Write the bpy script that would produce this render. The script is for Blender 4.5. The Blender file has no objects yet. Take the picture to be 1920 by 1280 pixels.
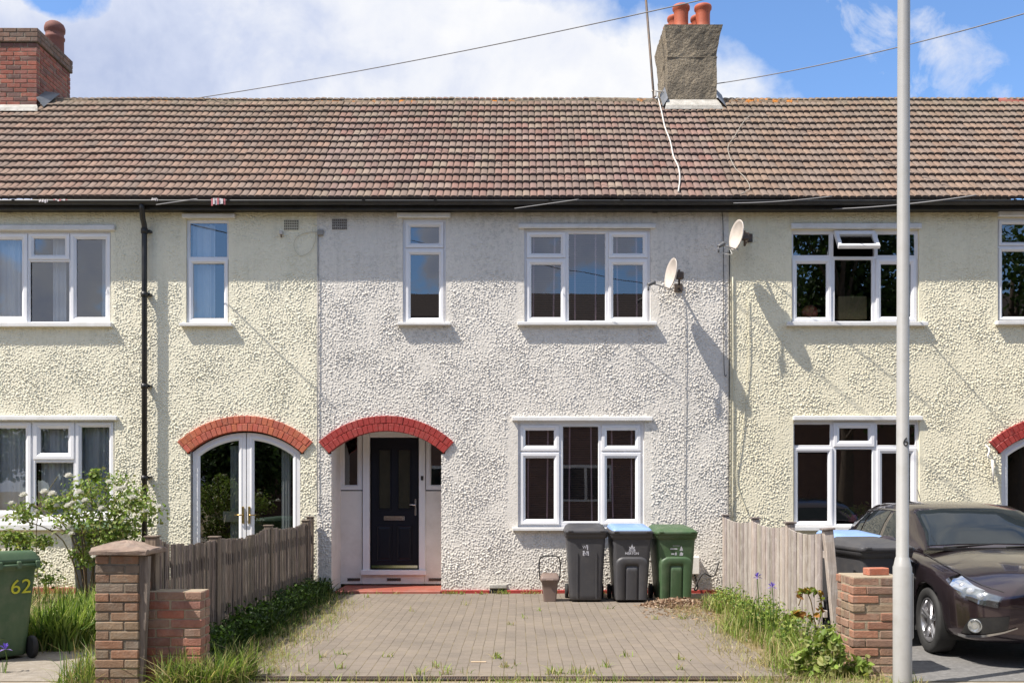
import bpy, bmesh, math, random
import numpy as np
from mathutils import Vector, Matrix
R = math.radians
random.seed(7); rng = np.random.default_rng(11)
scene = bpy.context.scene
col = scene.collection

# ------------------------------------------------------------------ camera
S0, D = 131.0, 14.0          # px per metre on the facade plane (y=0), camera distance
F = S0 * D; CX, CY, H = 970.0, 913.0, 1.504
cam = bpy.data.cameras.new("camera"); camo = bpy.data.objects.new("camera", cam); col.objects.link(camo)
camo.location = (0, -D, H); camo.rotation_euler = (R(90), 0, 0)
cam.sensor_width = 36; cam.lens = 36 * F / 1920
cam.shift_x = -(CX - 960) / 1920; cam.shift_y = (CY - 640) / 1920
cam.clip_start = 0.1; cam.clip_end = 3000
scene.camera = camo
scene.view_settings.view_transform = 'Standard'; scene.view_settings.look = 'None'
scene.view_settings.exposure = 0.58; scene.view_settings.gamma = 1
scene.cycles.max_bounces = 8; scene.cycles.transparent_max_bounces = 12
# ------------------------------------------------------------------ light
TO_SUN = Vector((-2.1, -1.1, 3.4)).normalized()
sun = bpy.data.lights.new("sun", 'SUN'); suno = bpy.data.objects.new("sun", sun); col.objects.link(suno)
sun.energy = 5.0; sun.angle = R(0.53); sun.color = (1.0, 0.93, 0.84)
suno.rotation_euler = TO_SUN.to_track_quat('Z', 'Y').to_euler(); suno.location = (-20, -10, 30)

# ------------------------------------------------------------------ node helpers
class NT:
    def __init__(s, tree): s.t = tree; s.n = tree.nodes; s.l = tree.links
    def new(s, typ, **kw):
        nd = s.n.new(typ)
        for k, v in kw.items():
            if k.startswith('i_'):
                key = k[2:]
                key = int(key) if key.isdigit() else key.replace('_', ' ')
                nd.inputs[key].default_value = v
            else: setattr(nd, k, v)
        return nd
    def link(s, a, b): s.l.new(a, b)
    def math(s, op, a, b=None, c=None, clamp=False):
        nd = s.n.new('ShaderNodeMath'); nd.operation = op; nd.use_clamp = clamp
        for i, v in enumerate((a, b, c)):
            if v is None: continue
            if isinstance(v, (int, float)): nd.inputs[i].default_value = v
            else: s.l.new(v, nd.inputs[i])
        return nd.outputs[0]
    def mix(s, f, a, b, mode='MIX'):
        nd = s.n.new('ShaderNodeMix'); nd.data_type = 'RGBA'; nd.blend_type = mode
        for i, v in ((0, f), (6, a), (7, b)):
            if isinstance(v, (int, float)): nd.inputs[i].default_value = v
            elif isinstance(v, tuple): nd.inputs[i].default_value = (*v[:3], 1)
            else: s.l.new(v, nd.inputs[i])
        return nd.outputs[2]
    def ramp(s, f, stops):
        nd = s.n.new('ShaderNodeValToRGB'); e = nd.color_ramp.elements
        while len(e) < len(stops): e.new(0.5)
        for el, (p, c) in zip(e, stops):
            el.position = p; el.color = (c, c, c, 1) if isinstance(c, (int, float)) else (*c, 1)
        s.l.new(f, nd.inputs[0]); return nd.outputs[0]
    def noise(s, vec, scale, detail=4, rough=0.55, dist=0.0):
        nd = s.n.new('ShaderNodeTexNoise'); nd.inputs['Scale'].default_value = scale
        nd.inputs['Detail'].default_value = detail; nd.inputs['Roughness'].default_value = rough
        nd.inputs['Distortion'].default_value = dist
        if vec is not None: s.l.new(vec, nd.inputs['Vector'])
        return nd.outputs['Fac']
    def mapping(s, vec, scale=(1, 1, 1), rot=(0, 0, 0), loc=(0, 0, 0)):
        nd = s.n.new('ShaderNodeMapping'); nd.inputs['Scale'].default_value = scale
        nd.inputs['Rotation'].default_value = rot; nd.inputs['Location'].default_value = loc
        s.l.new(vec, nd.inputs['Vector']); return nd.outputs[0]

# ------------------------------------------------------------------ sky with clouds
world = bpy.data.worlds.new("World"); scene.world = world; world.use_nodes = True
w = NT(world.node_tree); w.n.clear()
out = w.new('ShaderNodeOutputWorld'); bg = w.new('ShaderNodeBackground'); bg.inputs[1].default_value = 0.085
sky = w.new('ShaderNodeTexSky'); sky.sky_type = 'NISHITA'; sky.sun_disc = False
sky.sun_elevation = math.asin(TO_SUN.z); sky.sun_rotation = math.atan2(TO_SUN.x, TO_SUN.y)
sky.altitude = 0; sky.air_density = 1.0; sky.dust_density = 0.6; sky.ozone_density = 2.0
tc = w.new('ShaderNodeTexCoord'); gen = tc.outputs['Generated']
sep = w.new('ShaderNodeSeparateXYZ'); w.link(gen, sep.inputs[0])
ay = w.math('MAXIMUM', w.math('ABSOLUTE', sep.outputs[1]), 0.08)
u = w.math('DIVIDE', sep.outputs[0], ay); v = w.math('DIVIDE', sep.outputs[2], ay)
comb = w.new('ShaderNodeCombineXYZ'); w.link(u, comb.inputs[0]); w.link(v, comb.inputs[1]); w.link(w.math('MULTIPLY', sep.outputs[1], 0.5), comb.inputs[2])
cv = comb.outputs[0]
n1 = w.noise(cv, 5.0, 9, 0.56, 0.1); n2 = w.noise(w.mapping(cv, loc=(3.1, 1.7, 0.4)), 2.6, 6, 0.6, 0.3)
n3 = w.noise(w.mapping(cv, loc=(7.3, 2.2, 1.4)), 13, 8, 0.65, 0.6)
# a cloud bank whose edge runs down to the right
edge = w.math('ADD', w.math('MULTIPLY', w.math('SUBTRACT', u, 0.13), 0.42), w.math('MULTIPLY', w.math('SUBTRACT', v, 0.470), 0.907))
dens = w.math('SUBTRACT', w.math('MULTIPLY', w.math('SUBTRACT', n1, 0.435), 0.34), edge)
# a blue gap at the far left
du = w.math('ADD', u, 0.475); dv = w.math('SUBTRACT', v, 0.50)
hole = w.math('SQRT', w.math('ADD', w.math('MULTIPLY', w.math('MULTIPLY', du, du), 1.0), w.math('MULTIPLY', w.math('MULTIPLY', dv, dv), 2.0)))
hole = w.math('SUBTRACT', w.math('ADD', 0.085, w.math('MULTIPLY', w.math('SUBTRACT', n1, 0.5), 0.25)), hole, clamp=True)
dens = w.math('SUBTRACT', dens, w.math('MULTIPLY', hole, 4.2))
dens = w.math('MINIMUM', dens, 0.25)
back = w.math('MULTIPLY', sep.outputs[1], -8.0, clamp=True)
densb = w.math('ADD', w.math('MULTIPLY', w.math('SUBTRACT', n2, 0.5), 1.0), w.math('MULTIPLY', w.math('SUBTRACT', n1, 0.5), 1.1))
densb = w.math('SUBTRACT', densb, w.math('MULTIPLY', w.math('ADD', u, 0.22), 0.55))
mxd = w.n.new('ShaderNodeMix'); mxd.data_type = 'FLOAT'; w.link(back, mxd.inputs[0]); w.link(dens, mxd.inputs[2]); w.link(densb, mxd.inputs[3]); dens = mxd.outputs[0]
cov = w.ramp(dens, [(0.0, 0.0), (0.055, 1.0)])
# loose wisps over the blue
band = w.math('SUBTRACT', 0.465, v)
wis = w.math('ADD', w.math('ADD', w.math('MULTIPLY', w.math('SUBTRACT', n3, 0.5), 0.5), w.math('MULTIPLY', w.math('SUBTRACT', n1, 0.56), 0.9)), w.math('MULTIPLY', band, 0.9))
wis2 = w.ramp(wis, [(0.0, 0.0), (0.13, 0.8)])
upper = w.ramp(w.math('ADD', w.math('SUBTRACT', n2, 0.46), w.math('MULTIPLY', w.math('SUBTRACT', v, 1.0), 0.2)), [(0.0, 0.0), (0.2, 0.9)])
# world-wide broken cloud well above the part of the sky in the picture
hi = w.ramp(v, [(0.62, 0.0), (0.9, 1.0)])
wis2 = w.math('MULTIPLY', w.math('MULTIPLY', wis2, w.math('SUBTRACT', 1.0, hi)), w.math('SUBTRACT', 1.0, back))
cov = w.math('MAXIMUM', cov, w.math('MAXIMUM', wis2, w.math('MULTIPLY', upper, hi)))
shade = w.math('ADD', w.math('ADD', w.math('MULTIPLY', w.math('SUBTRACT', n2, 0.5), 2.6), w.math('MULTIPLY', w.math('SUBTRACT', n3, 0.5), 0.7)), w.math('MULTIPLY', w.math('SUBTRACT', n1, 0.5), 1.2))
shade = w.math('ADD', shade, w.math('MULTIPLY', dens, 1.2))
shc = w.ramp(w.math('ADD', shade, 0.25), [(0.0, (7.7, 7.75, 7.9)), (0.3, (6.9, 7.1, 7.7)), (0.65, (5.2, 5.7, 7.1)), (1.0, (4.0, 4.6, 6.3))])
for e in w.n:
    pass
skyc = w.mix(1.0, sky.outputs[0], (1.28, 1.55, 1.85), 'MULTIPLY')
final = w.mix(cov, skyc, shc)
w.link(final, bg.inputs[0]); w.link(bg.outputs[0], out.inputs[0])

# ------------------------------------------------------------------ mapping of the photograph's plane to metres
def s_at(y): return F / (D + y)
def X(px, y=0.0): return (px - CX) / s_at(y)
def Z(py, y=0.0): return H + (CY - py) / s_at(y)
def gz(y): return -0.015 + 0.008 * y if y > -6.1 else -0.0638 + 0.012 * (y + 6.1)

# ------------------------------------------------------------------ materials
MATS = {}
def mat(name, c1, c2=None, rough=0.6, metal=0.0, nscale=4.0, amt=1.0, bump=0.0, bscale=60.0, coat=0.0, spec=0.5,
        dirt=None, dscale=2.5, damt=0.5, stretch=(1, 1, 1), bdist=0.01, attr=None, trans=0.0, sheen=0):
    if name in MATS: return MATS[name]
    m = bpy.data.materials.new(name); m.use_nodes = True; t = NT(m.node_tree)
    b = t.n['Principled BSDF']
    tcn = t.new('ShaderNodeTexCoord'); vec = t.mapping(tcn.outputs['Object'], scale=stretch)
    c2 = c2 or tuple(x * 0.82 for x in c1)
    f = t.ramp(t.noise(vec, nscale, 6, 0.6), [(0.32, 0.0), (0.68, 1.0)])
    f = t.math('MULTIPLY', f, amt)
    c = t.mix(f, c1, c2)
    if attr:
        at = t.new('ShaderNodeAttribute', attribute_name=attr)
        c = t.mix(1.0, c, at.outputs['Color'], 'MULTIPLY')
    if dirt:
        d = t.ramp(t.noise(t.mapping(tcn.outputs['Object'], loc=(5, 3, 1)), dscale, 8, 0.7), [(0.48, 0.0), (0.72, 1.0)])
        c = t.mix(t.math('MULTIPLY', d, damt), c, dirt)
    t.link(c, b.inputs['Base Color'])
    b.inputs['Roughness'].default_value = rough; b.inputs['Metallic'].default_value = metal
    b.inputs['Coat Weight'].default_value = coat; b.inputs['Coat Roughness'].default_value = 0.04
    b.inputs['Specular IOR Level'].default_value = spec
    if trans: b.inputs['Transmission Weight'].default_value = trans
    if bump:
        bn = t.new('ShaderNodeBump'); bn.inputs['Strength'].default_value = bump; bn.inputs['Distance'].default_value = bdist
        t.link(t.noise(vec, bscale, 5, 0.6), bn.inputs['Height']); t.link(bn.outputs[0], b.inputs['Normal'])
    MATS[name] = m; return m

def leaf_mat(name, rough=0.5, tr=0.35, leaf=True):
    m = bpy.data.materials.new(name); m.use_nodes = True; t = NT(m.node_tree); b = t.n['Principled BSDF']
    at = t.new('ShaderNodeAttribute', attribute_name='tint')
    tcn = t.new('ShaderNodeTexCoord')
    f = t.noise(tcn.outputs['Object'], 9, 3)
    c = t.mix(t.math('MULTIPLY', f, 0.5), at.outputs['Color'], (0.9, 0.95, 0.75) if leaf else (0.92, 0.92, 0.9), 'MULTIPLY')
    t.link(c, b.inputs['Base Color']); b.inputs['Roughness'].default_value = rough
    b.inputs['Specular IOR Level'].default_value = 0.3
    tl = t.new('ShaderNodeBsdfTranslucent'); t.link(t.mix(1.0, c, (1.15, 1.25, 0.7) if leaf else (1, 1, 1), 'MULTIPLY'), tl.inputs['Color'])
    mx = t.new('ShaderNodeMixShader'); mx.inputs[0].default_value = tr
    t.link(b.outputs[0], mx.inputs[1]); t.link(tl.outputs[0], mx.inputs[2]); t.link(mx.outputs[0], t.n['Material Output'].inputs['Surface'])
    return m
M_LEAF = leaf_mat('leaf_surface')
M_PETAL = leaf_mat('petal_surface', 0.6, 0.25, False)

def wall_mat(name, base, alt, dirt, dirt_amt, stain):
    m = bpy.data.materials.new(name); m.use_nodes = True; t = NT(m.node_tree); b = t.n['Principled BSDF']
    tcn = t.new('ShaderNodeTexCoord'); o = tcn.outputs['Object']
    c = t.mix(t.ramp(t.noise(o, 0.8, 5, 0.6), [(0.35, 0.0), (0.65, 1.0)]), base, alt)
    speck = t.ramp(t.noise(o, 17, 8, 0.8), [(0.47, 0.0), (0.70, 1.0)])
    patch = t.ramp(t.noise(o, 1.1, 6, 0.65), [(0.40, 0.15), (0.66, 1.0)])
    c = t.mix(t.math('MULTIPLY', t.math('MULTIPLY', speck, patch), dirt_amt), c, dirt)
    sp = t.new('ShaderNodeSeparateXYZ'); t.link(o, sp.inputs[0])
    # weathering streak band washed down from the gutter, ragged edge
    streak = t.noise(t.mapping(o, scale=(6, 1, 1.2)), 2.2, 6, 0.7)
    zz = t.math('ADD', sp.outputs[2], t.math('MULTIPLY', t.math('SUBTRACT', streak, 0.5), 0.35))
    top = t.ramp(zz, [(0.0, 0.0), (1.0, 1.0)])
    band = t.math('MULTIPLY', t.math('SUBTRACT', zz, 5.27), 4.5, clamp=True)
    c = t.mix(t.math('MULTIPLY', band, stain[3]), c, stain[:3])
    run = t.ramp(t.noise(t.mapping(o, scale=(7, 1, 0.45), loc=(3, 0, 2)), 1.3, 7, 0.7), [(0.50, 0.0), (0.74, 1.0)])
    c = t.mix(t.math('MULTIPLY', run, 0.22), c, dirt)
    low = t.math('MULTIPLY', t.math('SUBTRACT', 0.28, zz), 2.2, clamp=True)
    c = t.mix(t.math('MULTIPLY', low, 0.35), c, (0.30, 0.29, 0.22))
    t.link(c, b.inputs['Base Color']); b.inputs['Roughness'].default_value = 0.85; b.inputs['Specular IOR Level'].default_value = 0.25
    bn = t.new('ShaderNodeBump'); bn.inputs['Strength'].default_value = 0.5; bn.inputs['Distance'].default_value = 0.006
    t.link(t.noise(o, 75, 4, 0.6), bn.inputs['Height']); t.link(bn.outputs[0], b.inputs['Normal'])
    MATS[name] = m; return m
WALL_L = wall_mat('roughcast_cream_green', (0.84, 0.795, 0.63), (0.80, 0.76, 0.605), (0.36, 0.36, 0.26), 0.5, (0.42, 0.36, 0.14, 0.55))
WALL_C = wall_mat('roughcast_white', (0.775, 0.735, 0.665), (0.73, 0.695, 0.635), (0.26, 0.26, 0.24), 0.95, (0.34, 0.30, 0.20, 0.75))
WALL_R = wall_mat('roughcast_cream', (0.83, 0.775, 0.59), (0.79, 0.74, 0.565), (0.40, 0.37, 0.24), 0.45, (0.45, 0.36, 0.14, 0.6))

UPVC = mat('white_upvc', (0.80, 0.80, 0.82), (0.74, 0.745, 0.77), rough=0.28, nscale=3, bump=0.03, bscale=20)
PAINT_W = mat('white_paint', (0.76, 0.755, 0.75), (0.68, 0.68, 0.66), rough=0.5, nscale=5, bump=0.15, bscale=40, dirt=(0.45, 0.42, 0.36), dscale=5, damt=0.35)
CREAM = mat('cream_render', (0.82, 0.79, 0.74), (0.76, 0.73, 0.68), rough=0.8, nscale=2, bump=0.2, bscale=50, dirt=(0.42, 0.38, 0.3), damt=0.3)
BLACKP = mat('black_plastic', (0.009, 0.009, 0.010), (0.02, 0.02, 0.021), rough=0.45, nscale=3, bump=0.05, bscale=30, dirt=(0.07, 0.065, 0.05), dscale=6, damt=0.3)
RED_PAINT = mat('red_paint', (0.37, 0.038, 0.03), (0.28, 0.033, 0.027), rough=0.5, nscale=9, bump=0.4, bscale=55, dirt=(0.5, 0.25, 0.2), dscale=12, damt=0.2)
RED_TILE = mat('red_quarry_tile', (0.36, 0.095, 0.06), (0.27, 0.07, 0.05), rough=0.55, nscale=6, bump=0.2, dirt=(0.3, 0.22, 0.17), damt=0.5)
RED_BRICK = mat('orange_red_brick', (0.50, 0.13, 0.07), (0.42, 0.10, 0.055), rough=0.75, nscale=12, bump=0.4, attr='tint', dirt=(0.5, 0.32, 0.25), dscale=14, damt=0.25)
MORTAR = mat('pale_mortar', (0.38, 0.31, 0.22), (0.27, 0.22, 0.16), rough=0.95, nscale=14, bump=0.6, bscale=90)
MORTAR_D = mat('grey_mortar', (0.20, 0.17, 0.13), (0.14, 0.12, 0.095), rough=0.95, nscale=14, bump=0.6, bscale=90)
BRICK = mat('weathered_brick', (1, 1, 1), (0.72, 0.72, 0.72), rough=0.85, nscale=16, bump=0.6, bscale=70, attr='tint', dirt=(0.30, 0.29, 0.25), dscale=10, damt=0.35)
WOODG = mat('weathered_wood', (0.26, 0.215, 0.18), (0.12, 0.096, 0.08), rough=0.85, nscale=5, stretch=(9, 9, 0.8), bump=0.7, bscale=9, attr='tint')
WOODP = mat('pale_grey_wood', (0.50, 0.45, 0.41), (0.27, 0.235, 0.21), rough=0.85, nscale=6, stretch=(12, 12, 0.6), dirt=(0.62, 0.59, 0.56), dscale=9, damt=0.5, bump=0.7, bscale=9, attr='tint')
LEAD = mat('lead_flashing', (0.16, 0.17, 0.19), (0.10, 0.11, 0.12), rough=0.5, nscale=8, bump=0.3)
CEMENT = mat('cement_fillet', (0.50, 0.48, 0.44), (0.30, 0.285, 0.25), rough=0.9, nscale=9, bump=0.6, bscale=40)
ROUGH_G = mat('grey_cement_render', (0.30, 0.25, 0.18), (0.19, 0.16, 0.115), rough=0.95, nscale=3.5, bump=1.0, bscale=26, bdist=0.05, dirt=(0.07, 0.062, 0.05), dscale=1.7, damt=0.85)
TERRA = mat('terracotta', (0.42, 0.095, 0.038), (0.36, 0.075, 0.032), rough=0.65, nscale=4, bump=0.2, dirt=(0.10, 0.06, 0.05), dscale=4, damt=0.25)
STEEL = mat('galvanised_steel', (0.42, 0.42, 0.42), (0.34, 0.34, 0.35), rough=0.42, metal=0.6, nscale=6)
DARKM = mat('dark_metal', (0.07, 0.065, 0.06), (0.14, 0.09, 0.06), rough=0.6, metal=0.3, nscale=12)
POST_P = mat('pale_grey_post_paint', (0.37, 0.37, 0.36), (0.33, 0.33, 0.325), rough=0.42, nscale=1.5, bump=0.05, dirt=(0.26, 0.25, 0.22), dscale=7, damt=0.4, stretch=(1, 1, 0.4))
NAVY = mat('navy_door_paint', (0.004, 0.005, 0.011), (0.006, 0.007, 0.014), rough=0.45, nscale=3, bump=0.05, spec=0.25)
CHROME = mat('chrome', (0.75, 0.75, 0.76), (0.7, 0.7, 0.7), rough=0.12, metal=1.0)
BRASS = mat('aged_brass', (0.45, 0.32, 0.12), (0.35, 0.24, 0.09), rough=0.3, metal=1.0)
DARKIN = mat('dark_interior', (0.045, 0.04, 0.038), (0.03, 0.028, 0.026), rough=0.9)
BLIND = mat('dark_brown_slat', (0.11, 0.072, 0.06), (0.08, 0.052, 0.044), rough=0.5)
TAPE = mat('mauve_tape', (0.42, 0.28, 0.31), (0.36, 0.24, 0.27), rough=0.8)
CURTAIN = mat('white_curtain_cloth', (0.62, 0.63, 0.64), (0.52, 0.53, 0.55), rough=0.9, nscale=2)
CABLE_W = mat('white_cable', (0.66, 0.63, 0.58), rough=0.6)
CABLE_D = mat('dark_cable', (0.05, 0.048, 0.045), rough=0.6)
CABLE_G = mat('grey_cable', (0.20, 0.20, 0.21), rough=0.6)
DISH = mat('dish_paint', (0.62, 0.56, 0.50), (0.54, 0.48, 0.43), rough=0.45, nscale=5, dirt=(0.35, 0.33, 0.28), dscale=7, damt=0.4)
RUBBER = mat('black_rubber', (0.015, 0.015, 0.015), (0.03, 0.03, 0.03), rough=0.75, nscale=10)

def glass_mat(name, tint, refl, warp=0.0005, wscale=1.6):
    m = bpy.data.materials.new(name); m.use_nodes = True; t = NT(m.node_tree); t.n.remove(t.n['Principled BSDF'])
    tr = t.new('ShaderNodeBsdfTransparent'); tr.inputs[0].default_value = (*tint, 1)
    gl = t.new('ShaderNodeBsdfGlossy'); gl.inputs['Roughness'].default_value = 0.0; gl.inputs[0].default_value = (0.95, 0.97, 1, 1)
    lw = t.new('ShaderNodeLayerWeight'); lw.inputs[0].default_value = 0.25
    fac = t.math('ADD', t.math('MULTIPLY', lw.outputs['Fresnel'], 0.8), refl, clamp=True)
    tcn = t.new('ShaderNodeTexCoord'); bn = t.new('ShaderNodeBump'); bn.inputs['Strength'].default_value = 1; bn.inputs['Distance'].default_value = warp
    t.link(t.noise(tcn.outputs['Object'], wscale, 1), bn.inputs['Height']); t.link(bn.outputs[0], gl.inputs['Normal'])
    mx = t.new('ShaderNodeMixShader'); t.link(fac, mx.inputs[0]); t.link(tr.outputs[0], mx.inputs[1]); t.link(gl.outputs[0], mx.inputs[2])
    t.link(mx.outputs[0], t.n['Material Output'].inputs['Surface']); return m
GLASS = glass_mat('window_glass', (0.60, 0.63, 0.62), 0.165)
GLASS_CLEAR = glass_mat('clear_window_glass', (0.92, 0.94, 0.94), 0.15)

# ------------------------------------------------------------------ mesh builder
class MB:
    def __init__(s): s.v = []; s.f = []; s.t = []; s.sm = []; s.has_tint = False
    def quad(s, pts, tint=(1, 1, 1), smooth=False):
        i = len(s.v); s.v += [tuple(p) for p in pts]; s.f.append(tuple(range(i, i + len(pts)))); s.t.append(tint); s.sm.append(smooth)
    def box(s, x0, x1, y0, y1, z0, z1, tint=(1, 1, 1), M=None, taper=0.0):
        p = [Vector((x, y, z)) for z in (z0, z1) for x, y in ((x0, y0), (x1, y0), (x1, y1), (x0, y1))]
        if taper:
            c = Vector(((x0 + x1) / 2, (y0 + y1) / 2, 0))
            for k in range(4, 8): p[k] = Vector((c.x + (p[k].x - c.x) * (1 - taper), c.y + (p[k].y - c.y) * (1 - taper), p[k].z))
        if M: p = [M @ q for q in p]
        i = len(s.v); s.v += [tuple(q) for q in p]
        for f in ((0, 3, 2, 1), (4, 5, 6, 7), (0, 1, 5, 4), (1, 2, 6, 5), (2, 3, 7, 6), (3, 0, 4, 7)):
            s.f.append(tuple(i + k for k in f)); s.t.append(tint); s.sm.append(False)
    def bevbox(s, x0, x1, y0, y1, z0, z1, b=0.006, tint=(1, 1, 1), M=None, jit=0.0):
        # box with chamfered edges (24 corner points)
        cx, cy, cz = (x0 + x1) / 2, (y0 + y1) / 2, (z0 + z1) / 2; hx, hy, hz = (x1 - x0) / 2, (y1 - y0) / 2, (z1 - z0) / 2
        b = min(b, hx * .9, hy * .9, hz * .9); i = len(s.v); idx = {}
        for sx in (-1, 1):
            for sy in (-1, 1):
                for sz in (-1, 1):
                    j = Vector([random.uniform(-jit, jit) for _ in range(3)]) if jit else Vector((0, 0, 0))
                    for k, off in enumerate(((0, b, b), (b, 0, b), (b, b, 0))):
                        p = Vector((cx + sx * (hx - off[0]), cy + sy * (hy - off[1]), cz + sz * (hz - off[2]))) + j
                        if M: p = M @ p
                        idx[(sx, sy, sz, k)] = len(s.v); s.v.append(tuple(p))
        def add(f): s.f.append(tuple(f)); s.t.append(tint); s.sm.append(False)
        for a in (-1, 1):
            q = [idx[(a, y, z, 0)] for y, z in ((-1, -1), (1, -1), (1, 1), (-1, 1))]; add(q if a > 0 else q[::-1])
            q = [idx[(x, a, z, 1)] for x, z in ((-1, -1), (1, -1), (1, 1), (-1, 1))]; add(q[::-1] if a > 0 else q)
            q = [idx[(x, y, a, 2)] for x, y in ((-1, -1), (1, -1), (1, 1), (-1, 1))]; add(q if a > 0 else q[::-1])
        for a in (-1, 1):
            for c in (-1, 1):
                add([idx[(a, c, -1, 0)], idx[(a, c, 1, 0)], idx[(a, c, 1, 1)], idx[(a, c, -1, 1)]])
                add([idx[(a, -1, c, 0)], idx[(a, 1, c, 0)], idx[(a, 1, c, 2)], idx[(a, -1, c, 2)]])
                add([idx[(-1, a, c, 1)], idx[(1, a, c, 1)], idx[(1, a, c, 2)], idx[(-1, a, c, 2)]])
                for e in (-1, 1): add([idx[(a, c, e, 0)], idx[(a, c, e, 1)], idx[(a, c, e, 2)]])
    def tube(s, pts, r, n=8, cap=True, tint=(1, 1, 1), smooth=True):
        pts = [Vector(p) for p in pts]; rs = r if isinstance(r, (list, tuple)) else [r] * len(pts)
        base = len(s.v); prev = None
        for k, p in enumerate(pts):
            d = (pts[min(k + 1, len(pts) - 1)] - pts[max(k - 1, 0)])
            d = d.normalized() if d.length > 1e-9 else Vector((0, 0, 1))
            a = prev if prev is not None else (Vector((0, 0, 1)) if abs(d.z) < 0.9 else Vector((1, 0, 0)))
            a = (a - d * a.dot(d)); a = a.normalized() if a.length > 1e-6 else d.orthogonal().normalized(); prev = a; b = d.cross(a)
            for q in range(n):
                t = 2 * math.pi * q / n; s.v.append(tuple(p + (a * math.cos(t) + b * math.sin(t)) * rs[k]))
        for k in range(len(pts) - 1):
            for q in range(n):
                s.f.append((base + k * n + q, base + k * n + (q + 1) % n, base + (k + 1) * n + (q + 1) % n, base + (k + 1) * n + q)); s.t.append(tint); s.sm.append(smooth)
        if cap:
            s.f.append(tuple(base + q for q in range(n))[::-1]); s.t.append(tint); s.sm.append(False)
            s.f.append(tuple(base + (len(pts) - 1) * n + q for q in range(n))); s.t.append(tint); s.sm.append(False)
    def loops(s, loops, closed=True, cap0=False, cap1=False, tint=(1, 1, 1), smooth=True):
        base = len(s.v); n = len(loops[0])
        for lp in loops: s.v += [tuple(p) for p in lp]
        for k in range(len(loops) - 1):
            for q in range(n if closed else n - 1):
                a, b = base + k * n + q, base + k * n + (q + 1) % n
                s.f.append((a, b, b + n, a + n)); s.t.append(tint); s.sm.append(smooth)
        if cap0: s.f.append(tuple(range(base, base + n))[::-1]); s.t.append(tint); s.sm.append(False)
        if cap1: s.f.append(tuple(range(base + (len(loops) - 1) * n, base + len(loops) * n))); s.t.append(tint); s.sm.append(False)
    def ringrect(s, x0, x1, z0, z1, prof):
        # mitred frame: prof = list of (inset, y)
        L = [[(x0 + t, y, z0 + t), (x1 - t, y, z0 + t), (x1 - t, y, z1 - t), (x0 + t, y, z1 - t)] for t, y in prof]
        s.loops(L, smooth=False)
    def build(s, name, m, parent=None, tint=None, recalc=False, offset=None):
        me = bpy.data.meshes.new(name); me.from_pydata(s.v, [], s.f)
        me.polygons.foreach_set('use_smooth', s.sm)
        if any(t != (1, 1, 1) for t in s.t) or tint:
            at = me.color_attributes.new('tint', 'FLOAT_COLOR', 'CORNER')
            arr = np.ones((len(me.loops), 4), dtype=np.float32); k = 0
            for f, t in zip(s.f, s.t): arr[k:k + len(f), :3] = t; k += len(f)
            at.data.foreach_set('color', arr.ravel())
        else:
            at = me.color_attributes.new('tint', 'FLOAT_COLOR', 'POINT')
            at.data.foreach_set('color', np.ones(len(s.v) * 4, dtype=np.float32))
        if recalc:
            bm = bmesh.new(); bm.from_mesh(me); bmesh.ops.remove_doubles(bm, verts=bm.verts, dist=1e-5); bmesh.ops.recalc_face_normals(bm, faces=bm.faces); bm.to_mesh(me); bm.free()
        me.materials.append(m)
        return link(name, me, parent)
def link(name, me, parent=None):
    o = bpy.data.objects.new(name, me); col.objects.link(o)
    if parent is not None:
        o.parent = parent
        if parent.get('_w'): o.location = -Vector(parent.location)      # parts of a thing built in world metres
    return o
def tag(o, label=None, cat=None, group=None, kind=None):
    if label: o['label'] = label
    if cat: o['category'] = cat
    if group: o['group'] = group
    if kind: o['kind'] = kind
    return o
def thing(name, label, cat, loc=(0, 0, 0), rz=0.0, group=None, world_parts=False):
    o = bpy.data.objects.new(name, None); col.objects.link(o); o.location = loc; o.rotation_euler = (0, 0, rz); o.empty_display_size = 0.2
    if world_parts: o['_w'] = 1
    return tag(o, label, cat, group)
def raw_mesh(name, V, Fc, m, parent=None, smooth=True, facecol=None, vcol=None):
    me = bpy.data.meshes.new(name); V = np.asarray(V, dtype=np.float32); Fc = np.asarray(Fc, dtype=np.int32); nf, k = Fc.shape
    me.vertices.add(len(V)); me.vertices.foreach_set('co', V.ravel())
    me.loops.add(nf * k); me.loops.foreach_set('vertex_index', Fc.ravel())
    me.polygons.add(nf); me.polygons.foreach_set('loop_start', np.arange(0, nf * k, k, dtype=np.int32)); me.polygons.foreach_set('loop_total', np.full(nf, k, dtype=np.int32))
    me.polygons.foreach_set('use_smooth', np.full(nf, smooth))
    me.update(calc_edges=True)
    if facecol is not None:
        at = me.color_attributes.new('tint', 'FLOAT_COLOR', 'CORNER'); a = np.ones((nf, k, 4), dtype=np.float32); a[:, :, :3] = np.asarray(facecol)[:, None, :]; at.data.foreach_set('color', a.ravel())
    me.materials.append(m); return link(name, me, parent)

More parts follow.
